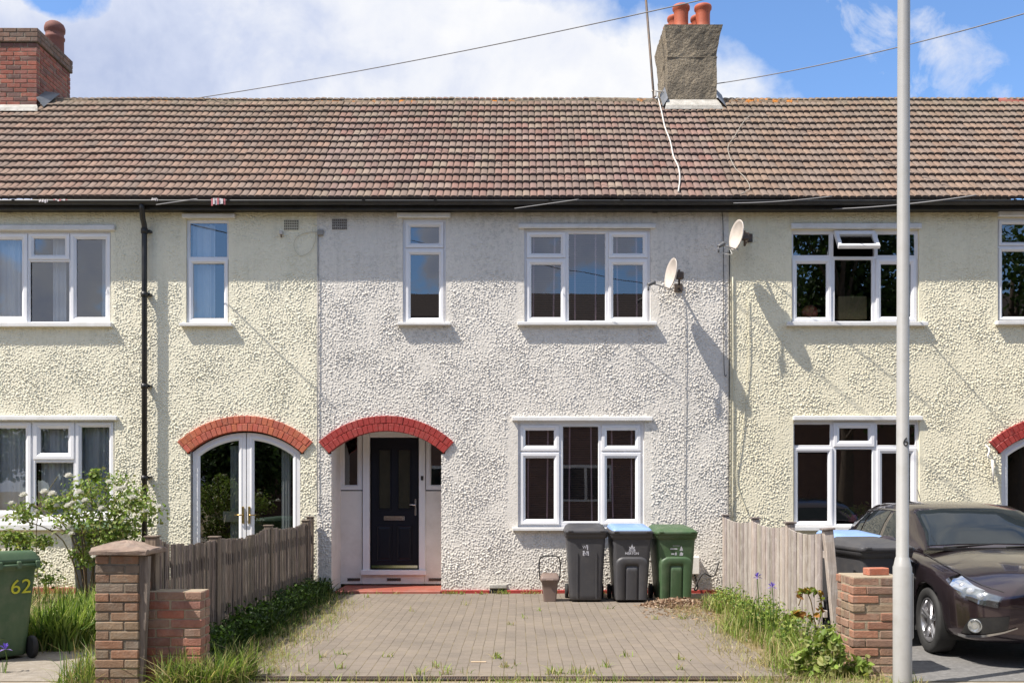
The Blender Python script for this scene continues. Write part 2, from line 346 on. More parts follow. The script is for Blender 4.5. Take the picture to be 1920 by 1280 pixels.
def catmull(pts, n=8):
    P = [Vector(p) for p in pts]; P = [P[0] * 2 - P[1]] + P + [P[-1] * 2 - P[-2]]; o = []
    for i in range(1, len(P) - 2):
        for k in range(n):
            t = k / n; a, b, c, d = P[i - 1], P[i], P[i + 1], P[i + 2]
            o.append(0.5 * ((2 * b) + (c - a) * t + (2 * a - 5 * b + 4 * c - d) * t * t + (3 * b - a - 3 * c + d) * t ** 3))
    return o + [P[-2]]
def text_mesh(txt, size, m, name, parent, M, extrude=0.001, bold=0.0):
    cu = bpy.data.curves.new('t', 'FONT'); cu.body = txt; cu.size = size; cu.extrude = extrude; cu.align_x = 'CENTER'; cu.align_y = 'CENTER'; cu.offset = bold
    to = bpy.data.objects.new('t', cu); col.objects.link(to); dg = bpy.context.evaluated_depsgraph_get()
    me = bpy.data.meshes.new_from_object(to.evaluated_get(dg)); bpy.data.objects.remove(to); bpy.data.curves.remove(cu)
    me.transform(M); me.materials.clear(); me.materials.append(m); me.name = name
    o = link(name, me, parent); return o

# ------------------------------------------------------------------ ground
def ground_mat(name, c1, c2, c3, sc=3.0, bump=0.5, rough=0.95):
    m = bpy.data.materials.new(name); m.use_nodes = True; t = NT(m.node_tree); b = t.n['Principled BSDF']
    tcn = t.new('ShaderNodeTexCoord'); o = tcn.outputs['Object']
    c = t.mix(t.ramp(t.noise(o, sc, 8, 0.65), [(0.35, 0.0), (0.65, 1.0)]), c1, c2)
    c = t.mix(t.ramp(t.noise(t.mapping(o, loc=(4, 1, 0)), sc * 9, 6, 0.7), [(0.45, 0.0), (0.7, 1.0)]), c, c3)
    t.link(c, b.inputs['Base Color']); b.inputs['Roughness'].default_value = rough; b.inputs['Specular IOR Level'].default_value = 0.2
    bn = t.new('ShaderNodeBump'); bn.inputs['Strength'].default_value = bump; bn.inputs['Distance'].default_value = 0.02
    t.link(t.noise(o, sc * 18, 6, 0.7), bn.inputs['Height']); t.link(bn.outputs[0], b.inputs['Normal']); return m
SOIL = ground_mat('soil_and_moss', (0.23, 0.17, 0.105), (0.18, 0.16, 0.08), (0.32, 0.25, 0.16))
ASPH = ground_mat('asphalt', (0.055, 0.055, 0.056), (0.07, 0.07, 0.07), (0.10, 0.10, 0.10), 2.0, 0.3)
CONC = ground_mat('concrete_paving', (0.27, 0.235, 0.19), (0.22, 0.195, 0.165), (0.32, 0.29, 0.25), 1.5, 0.3)
DRVR = ground_mat('grey_tarmac', (0.17, 0.165, 0.16), (0.13, 0.13, 0.13), (0.22, 0.215, 0.21), 2.0, 0.3)

yl = [300, 60, 5, 0, -2, -4, -6.1, -8.6, -8.62, -14.4, -14.42, -17, -60, -300]
def gzf(y):
    if y >= 0: return -0.015
    if y >= -6.1: return gz(y)
    if y > -8.61: return gz(y)
    if y >= -14.41: return -0.24
    return -0.10
mb = MB()
xs = [-300, -40, -9, -3, 3, 9, 40, 300]
for a, b in zip(yl[:-1], yl[1:]):
    for x0, x1 in zip(xs[:-1], xs[1:]): mb.quad([(x0, b, gzf(b)), (x1, b, gzf(b)), (x1, a, gzf(a)), (x0, a, gzf(a))])
tag(mb.build('ground', SOIL), kind='structure')
def sheet(name, pts, m, dz, sub=8):
    # pts: polygon in x,y drawn as a strip between left and right edges listed by y
    mb = MB(); 
    for (xa0, xb0, ya), (xa1, xb1, yb) in zip(pts[:-1], pts[1:]):
        mb.quad([(xa1, yb, gzf(yb) + dz), (xb1, yb, gzf(yb) + dz), (xb0, ya, gzf(ya) + dz), (xa0, ya, gzf(ya) + dz)])
    return tag(mb.build(name, m), kind='structure')
sheet('road', [(-80, 80, -8.75), (-80, 80, -14.3)], ASPH, 0.006)
sheet('pavement', [(-80, 80, -6.14), (-80, 80, -8.58)], CONC, 0.006)
sheet('pavement', [(-80, 80, -14.44), (-80, 80, -17.0)], CONC, 0.006)
sheet('asphalt_driveway', [(3.05, 9.0, -0.03), (3.05, 9.0, -6.1)], DRVR, 0.004)
sheet('garden_path', [(-9, -3.35, -4.75), (-9, -3.35, -6.1)], CONC, 0.004)
mb = MB(); mb.bevbox(-80, 80, -8.74, -8.6, -0.3, -0.098, 0.02); tag(mb.build('kerb', CONC), kind='structure')

# block paving of the centre driveway
def paver_mat():
    m = bpy.data.materials.new('block_paving'); m.use_nodes = True; t = NT(m.node_tree); b = t.n['Principled BSDF']
    tcn = t.new('ShaderNodeTexCoord'); o = tcn.outputs['Object']
    warp = t.new('ShaderNodeTexNoise'); warp.inputs['Scale'].default_value = 1.3; t.link(o, warp.inputs['Vector'])
    wv = t.new('ShaderNodeVectorMath', operation='MULTIPLY_ADD'); t.link(warp.outputs['Color'], wv.inputs[0]); wv.inputs[1].default_value = (0.03, 0.03, 0); t.link(o, wv.inputs[2])
    mp = t.mapping(wv.outputs[0], rot=(0, 0, R(90)))
    br = t.new('ShaderNodeTexBrick'); br.offset = 0.5; br.squash = 1
    br.inputs['Scale'].default_value = 1.0; br.inputs['Brick Width'].default_value = 0.205; br.inputs['Row Height'].default_value = 0.103
    br.inputs['Mortar Size'].default_value = 0.0038; br.inputs['Mortar Smooth'].default_value = 0.3; br.inputs['Bias'].default_value = 0.0
    br.inputs['Color1'].default_value = (0.215, 0.18, 0.15, 1); br.inputs['Color2'].default_value = (0.17, 0.145, 0.125, 1); br.inputs['Mortar'].default_value = (0.10, 0.082, 0.055, 1)
    t.link(mp, br.inputs['Vector'])
    fac = br.outputs['Fac']
    n1 = t.noise(o, 1.4, 8, 0.65); n2 = t.noise(o, 55, 5, 0.7)
    c = t.mix(t.ramp(n1, [(0.3, 0.0), (0.7, 0.7)]), br.outputs['Color'], (0.225, 0.19, 0.15))
    c = t.mix(t.ramp(t.noise(t.mapping(o, loc=(7, 3, 0)), 0.9, 8, 0.7), [(0.45, 0.0), (0.75, 0.75)]), c, (0.12, 0.105, 0.09))
    c = t.mix(t.ramp(n2, [(0.45, 0.0), (0.75, 0.5)]), c, (0.26, 0.23, 0.195))
    # sand and moss spread over some of the joints
    moss = t.ramp(t.noise(t.mapping(o, loc=(2, 9, 0)), 2.4, 6, 0.6), [(0.42, 0.0), (0.6, 1.0)])
    c = t.mix(t.math('MULTIPLY', fac, t.math('ADD', 0.55, t.math('MULTIPLY', moss, 0.45))), c, t.mix(moss, (0.065, 0.054, 0.04), (0.20, 0.165, 0.10)))
    t.link(c, b.inputs['Base Color']); b.inputs['Roughness'].default_value = 0.92; b.inputs['Specular IOR Level'].default_value = 0.2
    hgt = t.math('ADD', t.math('MULTIPLY', fac, -1.0), t.math('MULTIPLY', n2, 0.35))
    bn = t.new('ShaderNodeBump'); bn.inputs['Strength'].default_value = 0.55; bn.inputs['Distance'].default_value = 0.008
    t.link(hgt, bn.inputs['Height']); t.link(bn.outputs[0], b.inputs['Normal']); return m
PAVER = paver_mat()
sheet('driveway', [(-2.6, 2.75, -0.02), (-2.5, 2.6, -1.2), (-2.45, 2.35, -2.2), (-2.45, 2.2, -3.5), (-2.4, 2.25, -5.0), (-2.35, 2.45, -6.08)], PAVER, 0.006)
# slotted drain across the drive entrance
dr = thing('channel_drain', 'dark slotted drain channel across the front edge of the block paved driveway', 'drain', (0, -6.02, gz(-6.02)), world_parts=True)
mb = MB(); g = gz(-6.02) + 0.008
for k in range(220):
    x = -2.3 + k * 0.0212; mb.box(x, x + 0.011, -6.075, -5.975, g, g + 0.006)
mb.box(-2.3, 2.37, -6.085, -6.075, g, g + 0.010); mb.box(-2.3, 2.37, -5.975, -5.965, g, g + 0.010)
mb.build('grating', DARKM, dr)
mb = MB(); mb.box(-2.3, 2.37, -6.0749, -5.9751, g - 0.001, g + 0.001); mb.build('channel', BLACKP, dr)

# ------------------------------------------------------------------ facade
EAVE_Y, EAVE_Z = -0.29, 5.553; RIDGE_Y, RIDGE_Z = 2.30, 7.957
TH = math.atan2(RIDGE_Z - EAVE_Z, RIDGE_Y - EAVE_Y); SLEN = math.hypot(RIDGE_Z - EAVE_Z, RIDGE_Y - EAVE_Y)
PX1, PX2 = X(594.5), X(1366); PW = PX2 - PX1
WALLTOP = 5.47
def arch_geo(cx): return dict(cx=X(cx), R=158.6 / S0, zc=Z(808) - 158.6 / S0, half=103 / S0, zs=Z(847))
ARCH = {'L': arch_geo(460.5), 'C': arch_geo(724.5), 'R': arch_geo(1980)}

def bandnoise(nx, nz, step, lam, bw, seed):
    r = np.random.default_rng(seed); a = r.standard_normal((nz, nx)); Fa = np.fft.rfft2(a)
    fz = np.fft.fftfreq(nz, step)[:, None]; fx = np.fft.rfftfreq(nx, step)[None, :]
    f = np.hypot(fz, fx) + 1e-9; g = np.exp(-(np.log(f * lam)) ** 2 / (2 * bw ** 2)); b = np.fft.irfft2(Fa * g, s=(nz, nx)); return b / b.std()

def rough_wall(x0, x1, openings, arch, smooth_rects, parent, m, seed, amp=0.0041, step=0.0092, vis=(-7.6, 7.5)):
    z0, z1 = -0.03, WALLTOP
    nx = int((x1 - x0) / step) + 1; nz = int((z1 - z0) / step) + 1
    xs = np.linspace(x0, x1, nx); zs = np.linspace(z0, z1, nz)
    ex = [q for o in openings for q in (o[0], o[1])] + [arch['cx'] - arch['half'], arch['cx'] + arch['half']]
    for e in ex:
        if x0 < e < x1: xs[np.argmin(abs(xs - e))] = e
    for e in [q for o in openings for q in (o[2], o[3])]:
        if z0 < e < z1: zs[np.argmin(abs(zs - e))] = e
    h = 0.70 * bandnoise(nx, nz, step, 0.038, 0.30, seed) + 0.34 * bandnoise(nx, nz, step, 0.075, 0.4, seed + 1) + 0.45 * bandnoise(nx, nz, step, 0.029, 0.2, seed + 3)
    h = np.clip(np.exp(0.62 * h), 0, 3.6) * 1.25 - 0.8
    mod = 1.0 + 0.22 * bandnoise(nx, nz, step, 0.9, 0.5, seed + 2); h = h * np.clip(mod, 0.5, 1.5)
    XX, ZZ = np.meshgrid(xs, zs)
    k = np.ones_like(h)
    for (a, b, c, d, val) in smooth_rects:
        inside = np.minimum(np.minimum(XX - a, b - XX), np.minimum(ZZ - c, d - ZZ)); jit = 0.012 * bandnoise(nx, nz, step, 0.12, 0.4, seed + 5)
        t = np.clip((inside + jit) / 0.025 + 0.5, 0, 1); k = k * (1 - t) + k * val * t
    for o in openings:   # flatten right at the reveals so the edge stays crisp
        dx = np.maximum(np.maximum(o[0] - XX, XX - o[1]), 0); dz = np.maximum(np.maximum(o[2] - ZZ, ZZ - o[3]), 0)
        k *= np.clip(np.hypot(dx, dz) / 0.03, 0.25, 1)
    k *= np.clip(np.minimum(XX - x0, x1 - XX) / 0.02, 0.1, 1)
    Y = -(h * k * amp) - 0.006
    V = np.stack([XX, Y, ZZ], -1).reshape(-1, 3)
    ii = np.arange(nx * nz).reshape(nz, nx)
    cxm = 0.5 * (xs[:-1] + xs[1:])[None, :]; czm = 0.5 * (zs[:-1] + zs[1:])[:, None]
    keep = np.ones((nz - 1, nx - 1), bool)
    for o in openings: keep &= ~((cxm > o[0]) & (cxm < o[1]) & (czm > o[2]) & (czm < o[3]))
    a = arch
    keep &= ~((abs(cxm - a['cx']) < a['half']) & (czm < a['zs']))
    keep &= ~((abs(cxm - a['cx']) < a['half'] + 0.05) & (czm >= a['zs'] - 0.03) & (((cxm - a['cx']) ** 2 + (czm - a['zc']) ** 2) < (a['R'] + 0.06) ** 2))
    Fc = np.stack([ii[:-1, :-1], ii[:-1, 1:], ii[1:, 1:], ii[1:, :-1]], -1)[keep]
    used = np.unique(Fc); remap = np.full(nx * nz, -1, np.int64); remap[used] = np.arange(len(used))
    V = V[used]; Fc = remap[Fc]
    # reveals
    ev, ef = [], []
    def addq(p): 
        b = len(V) + len(ev); ev.extend(p); ef.append([b, b + 1, b + 2, b + 3])
    for o in openings:
        d = 0.12; A, B, C, E = o
        addq([(A, -0.008, C), (A, d, C), (A, d, E), (A, -0.008, E)]); addq([(B, d, C), (B, -0.008, C), (B, -0.008, E), (B, d, E)])
        addq([(A, -0.008, E), (A, d, E), (B, d, E), (B, -0.008, E)]); addq([(A, d, C), (A, -0.008, C), (B, -0.008, C), (B, d, C)])
    if ev: V = np.vstack([V, np.array(ev)]); Fc = np.vstack([Fc, np.array(ef)])
    return raw_mesh('wall', V, Fc, m, parent, smooth=True)

# house structure behind the front
def house_shell(parent, x0, x1, arch, rec):
    mb = MB(); yb = 4.9
    mb.quad([(x0, yb, -0.05), (x0, yb, 5.5), (x1, yb, 5.5), (x1, yb, -0.05)])
    mb.build('back_wall', WALL_C, parent)
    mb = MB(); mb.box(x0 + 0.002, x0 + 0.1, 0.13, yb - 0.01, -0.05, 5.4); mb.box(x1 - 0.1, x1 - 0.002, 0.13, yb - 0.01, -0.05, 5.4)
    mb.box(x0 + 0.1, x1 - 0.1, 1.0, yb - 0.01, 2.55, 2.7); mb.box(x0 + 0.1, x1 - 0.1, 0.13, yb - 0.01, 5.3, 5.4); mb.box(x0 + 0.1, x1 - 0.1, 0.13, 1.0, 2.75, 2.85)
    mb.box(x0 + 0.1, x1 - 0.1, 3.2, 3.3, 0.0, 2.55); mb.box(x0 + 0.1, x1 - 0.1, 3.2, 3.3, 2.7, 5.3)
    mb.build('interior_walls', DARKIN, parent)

def tile_roof(parent, x0, x1, seed, base_cols):
    r = np.random.default_rng(seed); g = SLEN / 15.35; cw = 0.1015; ns = 7
    xA = x0; ncol = int(round((x1 - x0) / cw)); cw = (x1 - x0) / ncol
    uu = np.array([0, .05, .2, .36, .56, .78, .89]); 
    def prof(u): return 0.010 * np.exp(-(np.abs(u - 0.36) / 0.30) ** 3) + 0.002 - 0.022 * np.exp(-((u - 0.99) / 0.05) ** 2) - 0.022 * np.exp(-((u + 0.01) / 0.04) ** 2) + 0.004 * np.exp(-((u - .75) / .15) ** 2)
    cosT, sinT = math.cos(TH), math.sin(TH)
    xs = (xA + cw * (np.arange(ncol)[:, None] + uu[None, :])).ravel(); xs = np.append(xs, x1)
    pf = np.append(np.tile(prof(uu), ncol), prof(0.0)); n = len(xs)
    V = []; Fc = []; FC = []; base = 0
    cols = np.array(base_cols)
    pair = None
    for k in range(16):
        s0 = k * g; s1 = min((k + 1) * g + 0.02, SLEN - 0.01)
        if s1 <= s0 + 0.01: break
        jit = r.normal(0, 0.0022, ncol); jl = r.normal(0, 0.0022, ncol)
        jx = np.append(np.repeat(jit, ns), 0); jy = np.append(np.repeat(jl, ns), 0)
        wav = 0.006 * np.sin(xs * 0.9 + 1.3 * k * .1) + 0.004 * np.sin(xs * 2.3 + seed)
        rows = []
        for (s, hgt, lowp) in ((s0 + 0.0, -0.012, 0), (s0, 0.033, 1), (s0 + 0.012, 0.036, 1), (s0 + g * .5, 0.012, 1), (s1, 0.0, 1)):
            ss = s + jy * (1 if s < s1 else 0); hh = hgt + jx + wav + (pf if lowp else pf * 0.6)
            y = EAVE_Y + ss * cosT - hh * sinT; z = EAVE_Z + ss * sinT + hh * cosT
            rows.append(np.stack([xs, y, z], -1))
        m_ = len(rows)
        V.append(np.concatenate(rows)); 
        ii = base + np.arange(m_ * n).reshape(m_, n)
        q = np.stack([ii[:-1, :-1], ii[:-1, 1:], ii[1:, 1:], ii[1:, :-1]], -1)
        # colour per tile, tiles two rolls wide
        tcol = cols[r.integers(0, len(cols), ncol // 2 + 2)]; tcol = np.repeat(tcol, 2, axis=0)[(k % 2):(k % 2) + ncol]
        tcol = tcol * r.uniform(0.84, 1.14, (ncol, 1)); 
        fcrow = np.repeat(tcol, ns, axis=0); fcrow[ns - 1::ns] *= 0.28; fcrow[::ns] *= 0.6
        fall = np.tile(fcrow[None], (m_ - 1, 1, 1)); fall[0] *= 0.4  # shade put into the colour of the tile front edges, deepening course lines
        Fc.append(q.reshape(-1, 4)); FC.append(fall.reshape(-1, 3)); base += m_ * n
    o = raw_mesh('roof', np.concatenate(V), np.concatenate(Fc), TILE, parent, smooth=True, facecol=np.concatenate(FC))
    # back slope
    mb = MB(); ye = RIDGE_Y + (RIDGE_Y - EAVE_Y); 
    mb.quad([(x0, RIDGE_Y, RIDGE_Z), (x1, RIDGE_Y, RIDGE_Z), (x1, ye, EAVE_Z), (x0, ye, EAVE_Z)])
    mb.quad([(x0, EAVE_Y + 0.12, EAVE_Z + 0.04), (x1, EAVE_Y + 0.12, EAVE_Z + 0.04), (x1, RIDGE_Y, RIDGE_Z - 0.08), (x0, RIDGE_Y, RIDGE_Z - 0.08)])
    mb.build('rear_slope', LEAD, o)
    return o
def tile_material():
    m = bpy.data.materials.new('concrete_roof_tile'); m.use_nodes = True; t = NT(m.node_tree); b = t.n['Principled BSDF']
    at = t.new('ShaderNodeAttribute', attribute_name='tint'); tcn = t.new('ShaderNodeTexCoord'); o = tcn.outputs['Object']
    c = t.mix(t.ramp(t.noise(o, 22, 6, 0.7), [(0.3, 0.0), (0.7, 0.35)]), at.outputs['Color'], (0.15, 0.12, 0.10))
    c = t.mix(t.ramp(t.noise(o, 1.2, 5, 0.6), [(0.4, 0.0), (0.7, 0.3)]), c, (0.17, 0.13, 0.10))
    sp = t.new('ShaderNodeSeparateXYZ'); t.link(o, sp.inputs[0])
    upz = t.math('MULTIPLY', t.math('SUBTRACT', sp.outputs[2], 7.1), 0.9, clamp=True)
    c = t.mix(t.math('MULTIPLY', upz, t.ramp(t.noise(o, 6, 6, 0.7), [(0.35, 0.0), (0.65, 0.8)])), c, (0.17, 0.145, 0.095))
    lich = t.ramp(t.noise(o, 34, 3, 0.6), [(0.665, 0.0), (0.70, 1.0)])
    c = t.mix(t.math('MULTIPLY', lich, t.ramp(t.noise(o, 2.1, 3), [(0.4, 0.0), (0.6, 0.85)])), c, (0.55, 0.50, 0.42))
    t.link(c, b.inputs['Base Color']); b.inputs['Roughness'].default_value = 0.85; b.inputs['Specular IOR Level'].default_value = 0.25
    bn = t.new('ShaderNodeBump'); bn.inputs['Strength'].default_value = 0.4; bn.inputs['Distance'].default_value = 0.006
    t.link(t.noise(o, 90, 4, 0.6), bn.inputs['Height']); t.link(bn.outputs[0], b.inputs['Normal']); return m
TILE = tile_material()
def ridge(parent, x0, x1, red_from=None):
    mb = MB(); x = x0; rr = 0.10; redmb = MB()
    while x < x1 - 0.02:
        xe = min(x + 0.45, x1); isred = red_from is not None and x >= red_from; tgt = redmb if isred else mb
        tint = (0.55, 0.52, 0.44) if isred else random.choice([(0.16, 0.125, 0.09), (0.14, 0.11, 0.085), (0.18, 0.125, 0.085), (0.15, 0.12, 0.09)])
        L = []
        dz = random.uniform(-0.008, 0.008) + (0.025 if isred else 0)
        for xx, rq in ((x, rr), (x + 0.03, rr + 0.004), (xe - 0.005, rr - 0.006)):
            L.append([(xx, RIDGE_Y - math.cos(a) * rq, RIDGE_Z - 0.095 + dz + 0.018 * math.sin(xx * 0.55 + 0.6) + math.sin(a) * rq) for a in [math.pi * q / 10 for q in range(11)]])
        tgt.loops(L, closed=False, tint=(1, 1, 1) if isred else tint); x = xe
    mb.build('ridge_tiles', RIDGE_M, parent, tint=True)
    if redmb.v: redmb.build('new_ridge_tiles', RED_TILE, parent)
def ridge_mat():
    m = bpy.data.materials.new('old_ridge_tile'); m.use_nodes = True; t = NT(m.node_tree); b = t.n['Principled BSDF']
    at = t.new('ShaderNodeAttribute', attribute_name='tint'); tcn = t.new('ShaderNodeTexCoord'); o = tcn.outputs['Object']
    c = t.mix(t.ramp(t.noise(o, 14, 6, 0.7), [(0.35, 0.0), (0.65, 0.7)]), at.outputs['Color'], (0.26, 0.215, 0.15))
    c = t.mix(t.math('MULTIPLY', t.ramp(t.noise(o, 9, 4, 0.6), [(0.52, 0.0), (0.58, 1.0)]), t.ramp(t.noise(o, 0.7, 3), [(0.47, 0.0), (0.55, 1.0)])), c, (0.55, 0.20, 0.03))
    t.link(c, b.inputs['Base Color']); b.inputs['Roughness'].default_value = 0.95
    bn = t.new('ShaderNodeBump'); bn.inputs['Strength'].default_value = 0.8; bn.inputs['Distance'].default_value = 0.03
    t.link(t.noise(o, 30, 5, 0.7), bn.inputs['Height']); t.link(bn.outputs[0], b.inputs['Normal']); return m
RIDGE_M = ridge_mat()

def gutter(parent, x0, x1):
    mb = MB(); n = 9; r = 0.058; yc, zc = EAVE_Y - 0.005, 5.513
    L = []
    for x in (x0, x1):
        L.append([(x, yc - r * math.cos(math.pi * q / n), zc - r * math.sin(math.pi * q / n)) for q in range(n + 1)] + [(x, yc + (r - 0.006) * math.cos(math.pi * q / n), zc - (r - 0.006) * math.sin(math.pi * q / n)) for q in range(n, -1, -1)])
    mb.loops(L, closed=True)
    x = x0 + 0.7
    while x < x1:    # union clips
        Lc = [[(xx, yc - (r + 0.007) * math.cos(math.pi * q / n), zc + 0.004 - (r + 0.007) * math.sin(math.pi * q / n)) for q in range(n + 1)] for xx in (x, x + 0.045)]
        mb.loops(Lc, closed=False); x += random.choice([1.0, 2.0, 1.6])
    mb.build('gutter', BLACKP, parent)
    mb = MB(); mb.box(x0, x1, -0.205, -0.18, 5.42, 5.53); mb.box(x0, x1, -0.1799, 0.0, 5.43, 5.445)
    mb.build('fascia', BLACKP, parent)

def window(parent, x0, x1, z0, z1, cells, y=0.035, name='window', board=None, sill=None, blind=None, curtains=(), open_cell=None):
    """cells: (x0,x1,z0,z1,kind,glass rect or None) metres; kind f fixed, s sash"""
    gx = sorted({x0, x1} | {c for q in cells for c in q[0:2]}); gzz = sorted({z0, z1} | {c for q in cells for c in q[2:4]})
    mb = MB()
    for a, b in zip(gx[:-1], gx[1:]):
        for c, d in zip(gzz[:-1], gzz[1:]):
            mx, mz = (a + b) / 2, (c + d) / 2
            if any(q[0] < mx < q[1] and q[2] < mz < q[3] for q in cells): continue
            mb.box(a, b, y, y + 0.06, c, d)
    for q in cells:
        if q[4] == 'f':
            gxa, gxb, gza, gzb = q[5]; t = min(gxa - q[0], q[1] - gxb, gza - q[2], q[3] - gzb); t = max(t, 0.008)
            mb.ringrect(q[0], q[1], q[2], q[3], [(0, y - 0.001), (t * 0.55, y - 0.001), (t, y + 0.014), (t, y + 0.03)])
    fr = mb.build(name, UPVC, parent)
    for q in cells:
        if q[4] == 's':
            gxa, gxb, gza, gzb = q[5]; t = (gxa - q[0]); e = 0.0015
            mb = MB(); mb.ringrect(q[0] + e, q[1] - e, q[2] + e, q[3] - e, [(0, y + 0.02), (0, y - 0.014), (0.006, y - 0.02), (t * 0.55, y - 0.02), (t * 0.62, y - 0.016), (t, y + 0.004), (t, y + 0.03)])
            # dark rubber shadow gap comes from the real step behind the sash
            so = mb.build('sash', UPVC, fr)
    mb = MB()
    for q in cells:
        if q[4] in 'fs':
            gxa, gxb, gza, gzb = q[5]; p = 0.012; mb.quad([(gxa - p, y + 0.022, gza - p), (gxb + p, y + 0.022, gza - p), (gxb + p, y + 0.022, gzb + p), (gxa - p, y + 0.022, gzb + p)])
    mb.build('pane', GLASS_CLEAR if (curtains or blind) else GLASS, fr)
    if sill:
        mb = MB(); a, b, c, d = sill; mb.bevbox(a, b, -0.095, y + 0.05, c, d, 0.006); mb.build('window_sill', PAINT_W, fr)
    if board:
        mb = MB(); a, b, c, d = board; mb.bevbox(a, b, -0.058, 0.02, c, d, 0.008); mb.build('head_board', PAINT_W, fr)
    if blind:
        mb = MB(); z = z0 + 0.03
        while z < z1 - 0.03:
            mb.quad([(x0 + 0.03, y + 0.095, z), (x1 - 0.03, y + 0.095, z), (x1 - 0.03, y + 0.114, z + 0.017), (x0 + 0.03, y + 0.114, z + 0.017)]); z += 0.0262
        mb.build('blind', BLIND, fr)
        mb = MB()
        for (ta, tb) in blind:
            L = [(ta - 0.011, y + 0.088, z1 - 0.03), (ta + 0.011, y + 0.088, z1 - 0.03), (tb + 0.011, y + 0.088, z0 + 0.03), (tb - 0.011, y + 0.088, z0 + 0.03)]
            mb.quad(L[::-1])
        mb.build('blind_tape', TAPE, fr)
    for (a, b) in curtains:
        n = int((b - a) / 0.012); pts = [(a + (b - a) * k / n, y + 0.16 + 0.022 * math.sin((a + (b - a) * k / n) * 62 + 3 * math.sin(k * .21)) + 0.01 * math.sin(k * 1.1)) for k in range(n + 1)]
        mb = MB(); mb.loops([[(p[0], p[1], z0 + 0.01) for p in pts], [(p[0], p[1], z1 - 0.01) for p in pts]], closed=False); mb.build('curtain', CURTAIN, fr)
    return fr
def cell(xa, xb, ya, yb, kind, ga=None, gb=None, gc=None, gd=None, f=8.5):
    # px rect (xa..xb, ya top..yb bottom) with glass rect px
    if ga is None: ga, gb, gc, gd = xa + f, xb - f, ya + f, yb - f
    return (X(xa), X(xb), Z(yb), Z(ya), kind, (X(ga), X(gb), Z(gd), Z(gc)))
def win_px(parent, x0, x1, y0, y1, cells, board=None, sill=None, **kw):
    return window(parent, X(x0), X(x1), Z(y1), Z(y0), cells, board=board and (X(board[0]), X(board[1]), Z(board[3]), Z(board[2])), sill=sill and (X(sill[0]), X(sill[1]), Z(sill[3]), Z(sill[2])), **kw)
def opening(x0, x1, y0, y1): return (X(x0), X(x1), Z(y1), Z(y0))

def voussoirs(parent, a, m, mort, red=False, seed=1):
    r = random.Random(seed); Rin, th = a['R'], 29.0 / S0; full = math.asin(min(1, a['half'] / Rin)) + 0.035
    root = MB(); n = 48
    L = []
    for yy in (-0.026, 0.09):
        L.append([(a['cx'] + math.sin(-full + 2 * full * k / n) * (Rin + 0.004), yy, a['zc'] + math.cos(-full + 2 * full * k / n) * (Rin + 0.004)) for k in range(n + 1)] +
                 [(a['cx'] + math.sin(full - 2 * full * k / n) * (Rin + th - 0.004), yy, a['zc'] + math.cos(full - 2 * full * k / n) * (Rin + th - 0.004)) for k in range(n + 1)])
    root.loops(L, closed=True, smooth=False)
    k2 = n
    for k in range(n):   # front face strips
        i0, i1 = L[0][k], L[0][k + 1]; o0, o1 = L[0][2 * n + 1 - k], L[0][2 * n - k]
        root.quad([i0, i1, o1, o0])
    ro = root.build('arch', mort, parent)
    mb = MB(); gap = 0.0035 if red else 0.0045
    for ring in range(2):
        ra = Rin + ring * th / 2 + (0.001 if ring == 0 else gap / 2); rb = Rin + (ring + 1) * th / 2 - gap / 2 - (0 if ring == 0 else 0.001)
        nb = int(round(2 * full * (Rin + th / 2) / 0.077)); off = 0.5 * ring
        for k in range(nb + (1 if ring else 0)):
            t0 = -full + 2 * full * (k - off) / nb; t1 = -full + 2 * full * (k + 1 - off) / nb
            t0 = max(t0, -full) + gap / 2 / Rin; t1 = min(t1, full) - gap / 2 / Rin
            if t1 - t0 < 0.01: continue
            dy = r.uniform(-0.003, 0.003); pr = [(a['cx'] + math.sin(t) * rr, a['zc'] + math.cos(t) * rr) for t, rr in ((t0, ra), (t1, ra), (t1, rb), (t0, rb))]
            cxm = sum(p[0] for p in pr) / 4; czm = sum(p[1] for p in pr) / 4
            inn = [(cxm + (p[0] - cxm) * 0.90, czm + (p[1] - czm) * 0.90) for p in pr]
            k_ = r.uniform(0.82, 1.12); tint = (k_, k_ * r.uniform(.85, 1.1), k_ * r.uniform(.85, 1.1)) if not red else (1, 1, 1)
            mb.loops([[(p[0], -0.005, p[1]) for p in pr], [(p[0], -0.036 + dy, p[1]) for p in pr], [(p[0], -0.042 + dy, p[1]) for p in inn]], cap1=True, tint=tint, smooth=False)
            mb.loops([[(p[0], -0.005, p[1]) for p in pr], [(p[0], 0.075, p[1]) for p in pr]], tint=tint, smooth=False)
    mb.build('arch_bricks', m, ro, tint=True)
    return ro

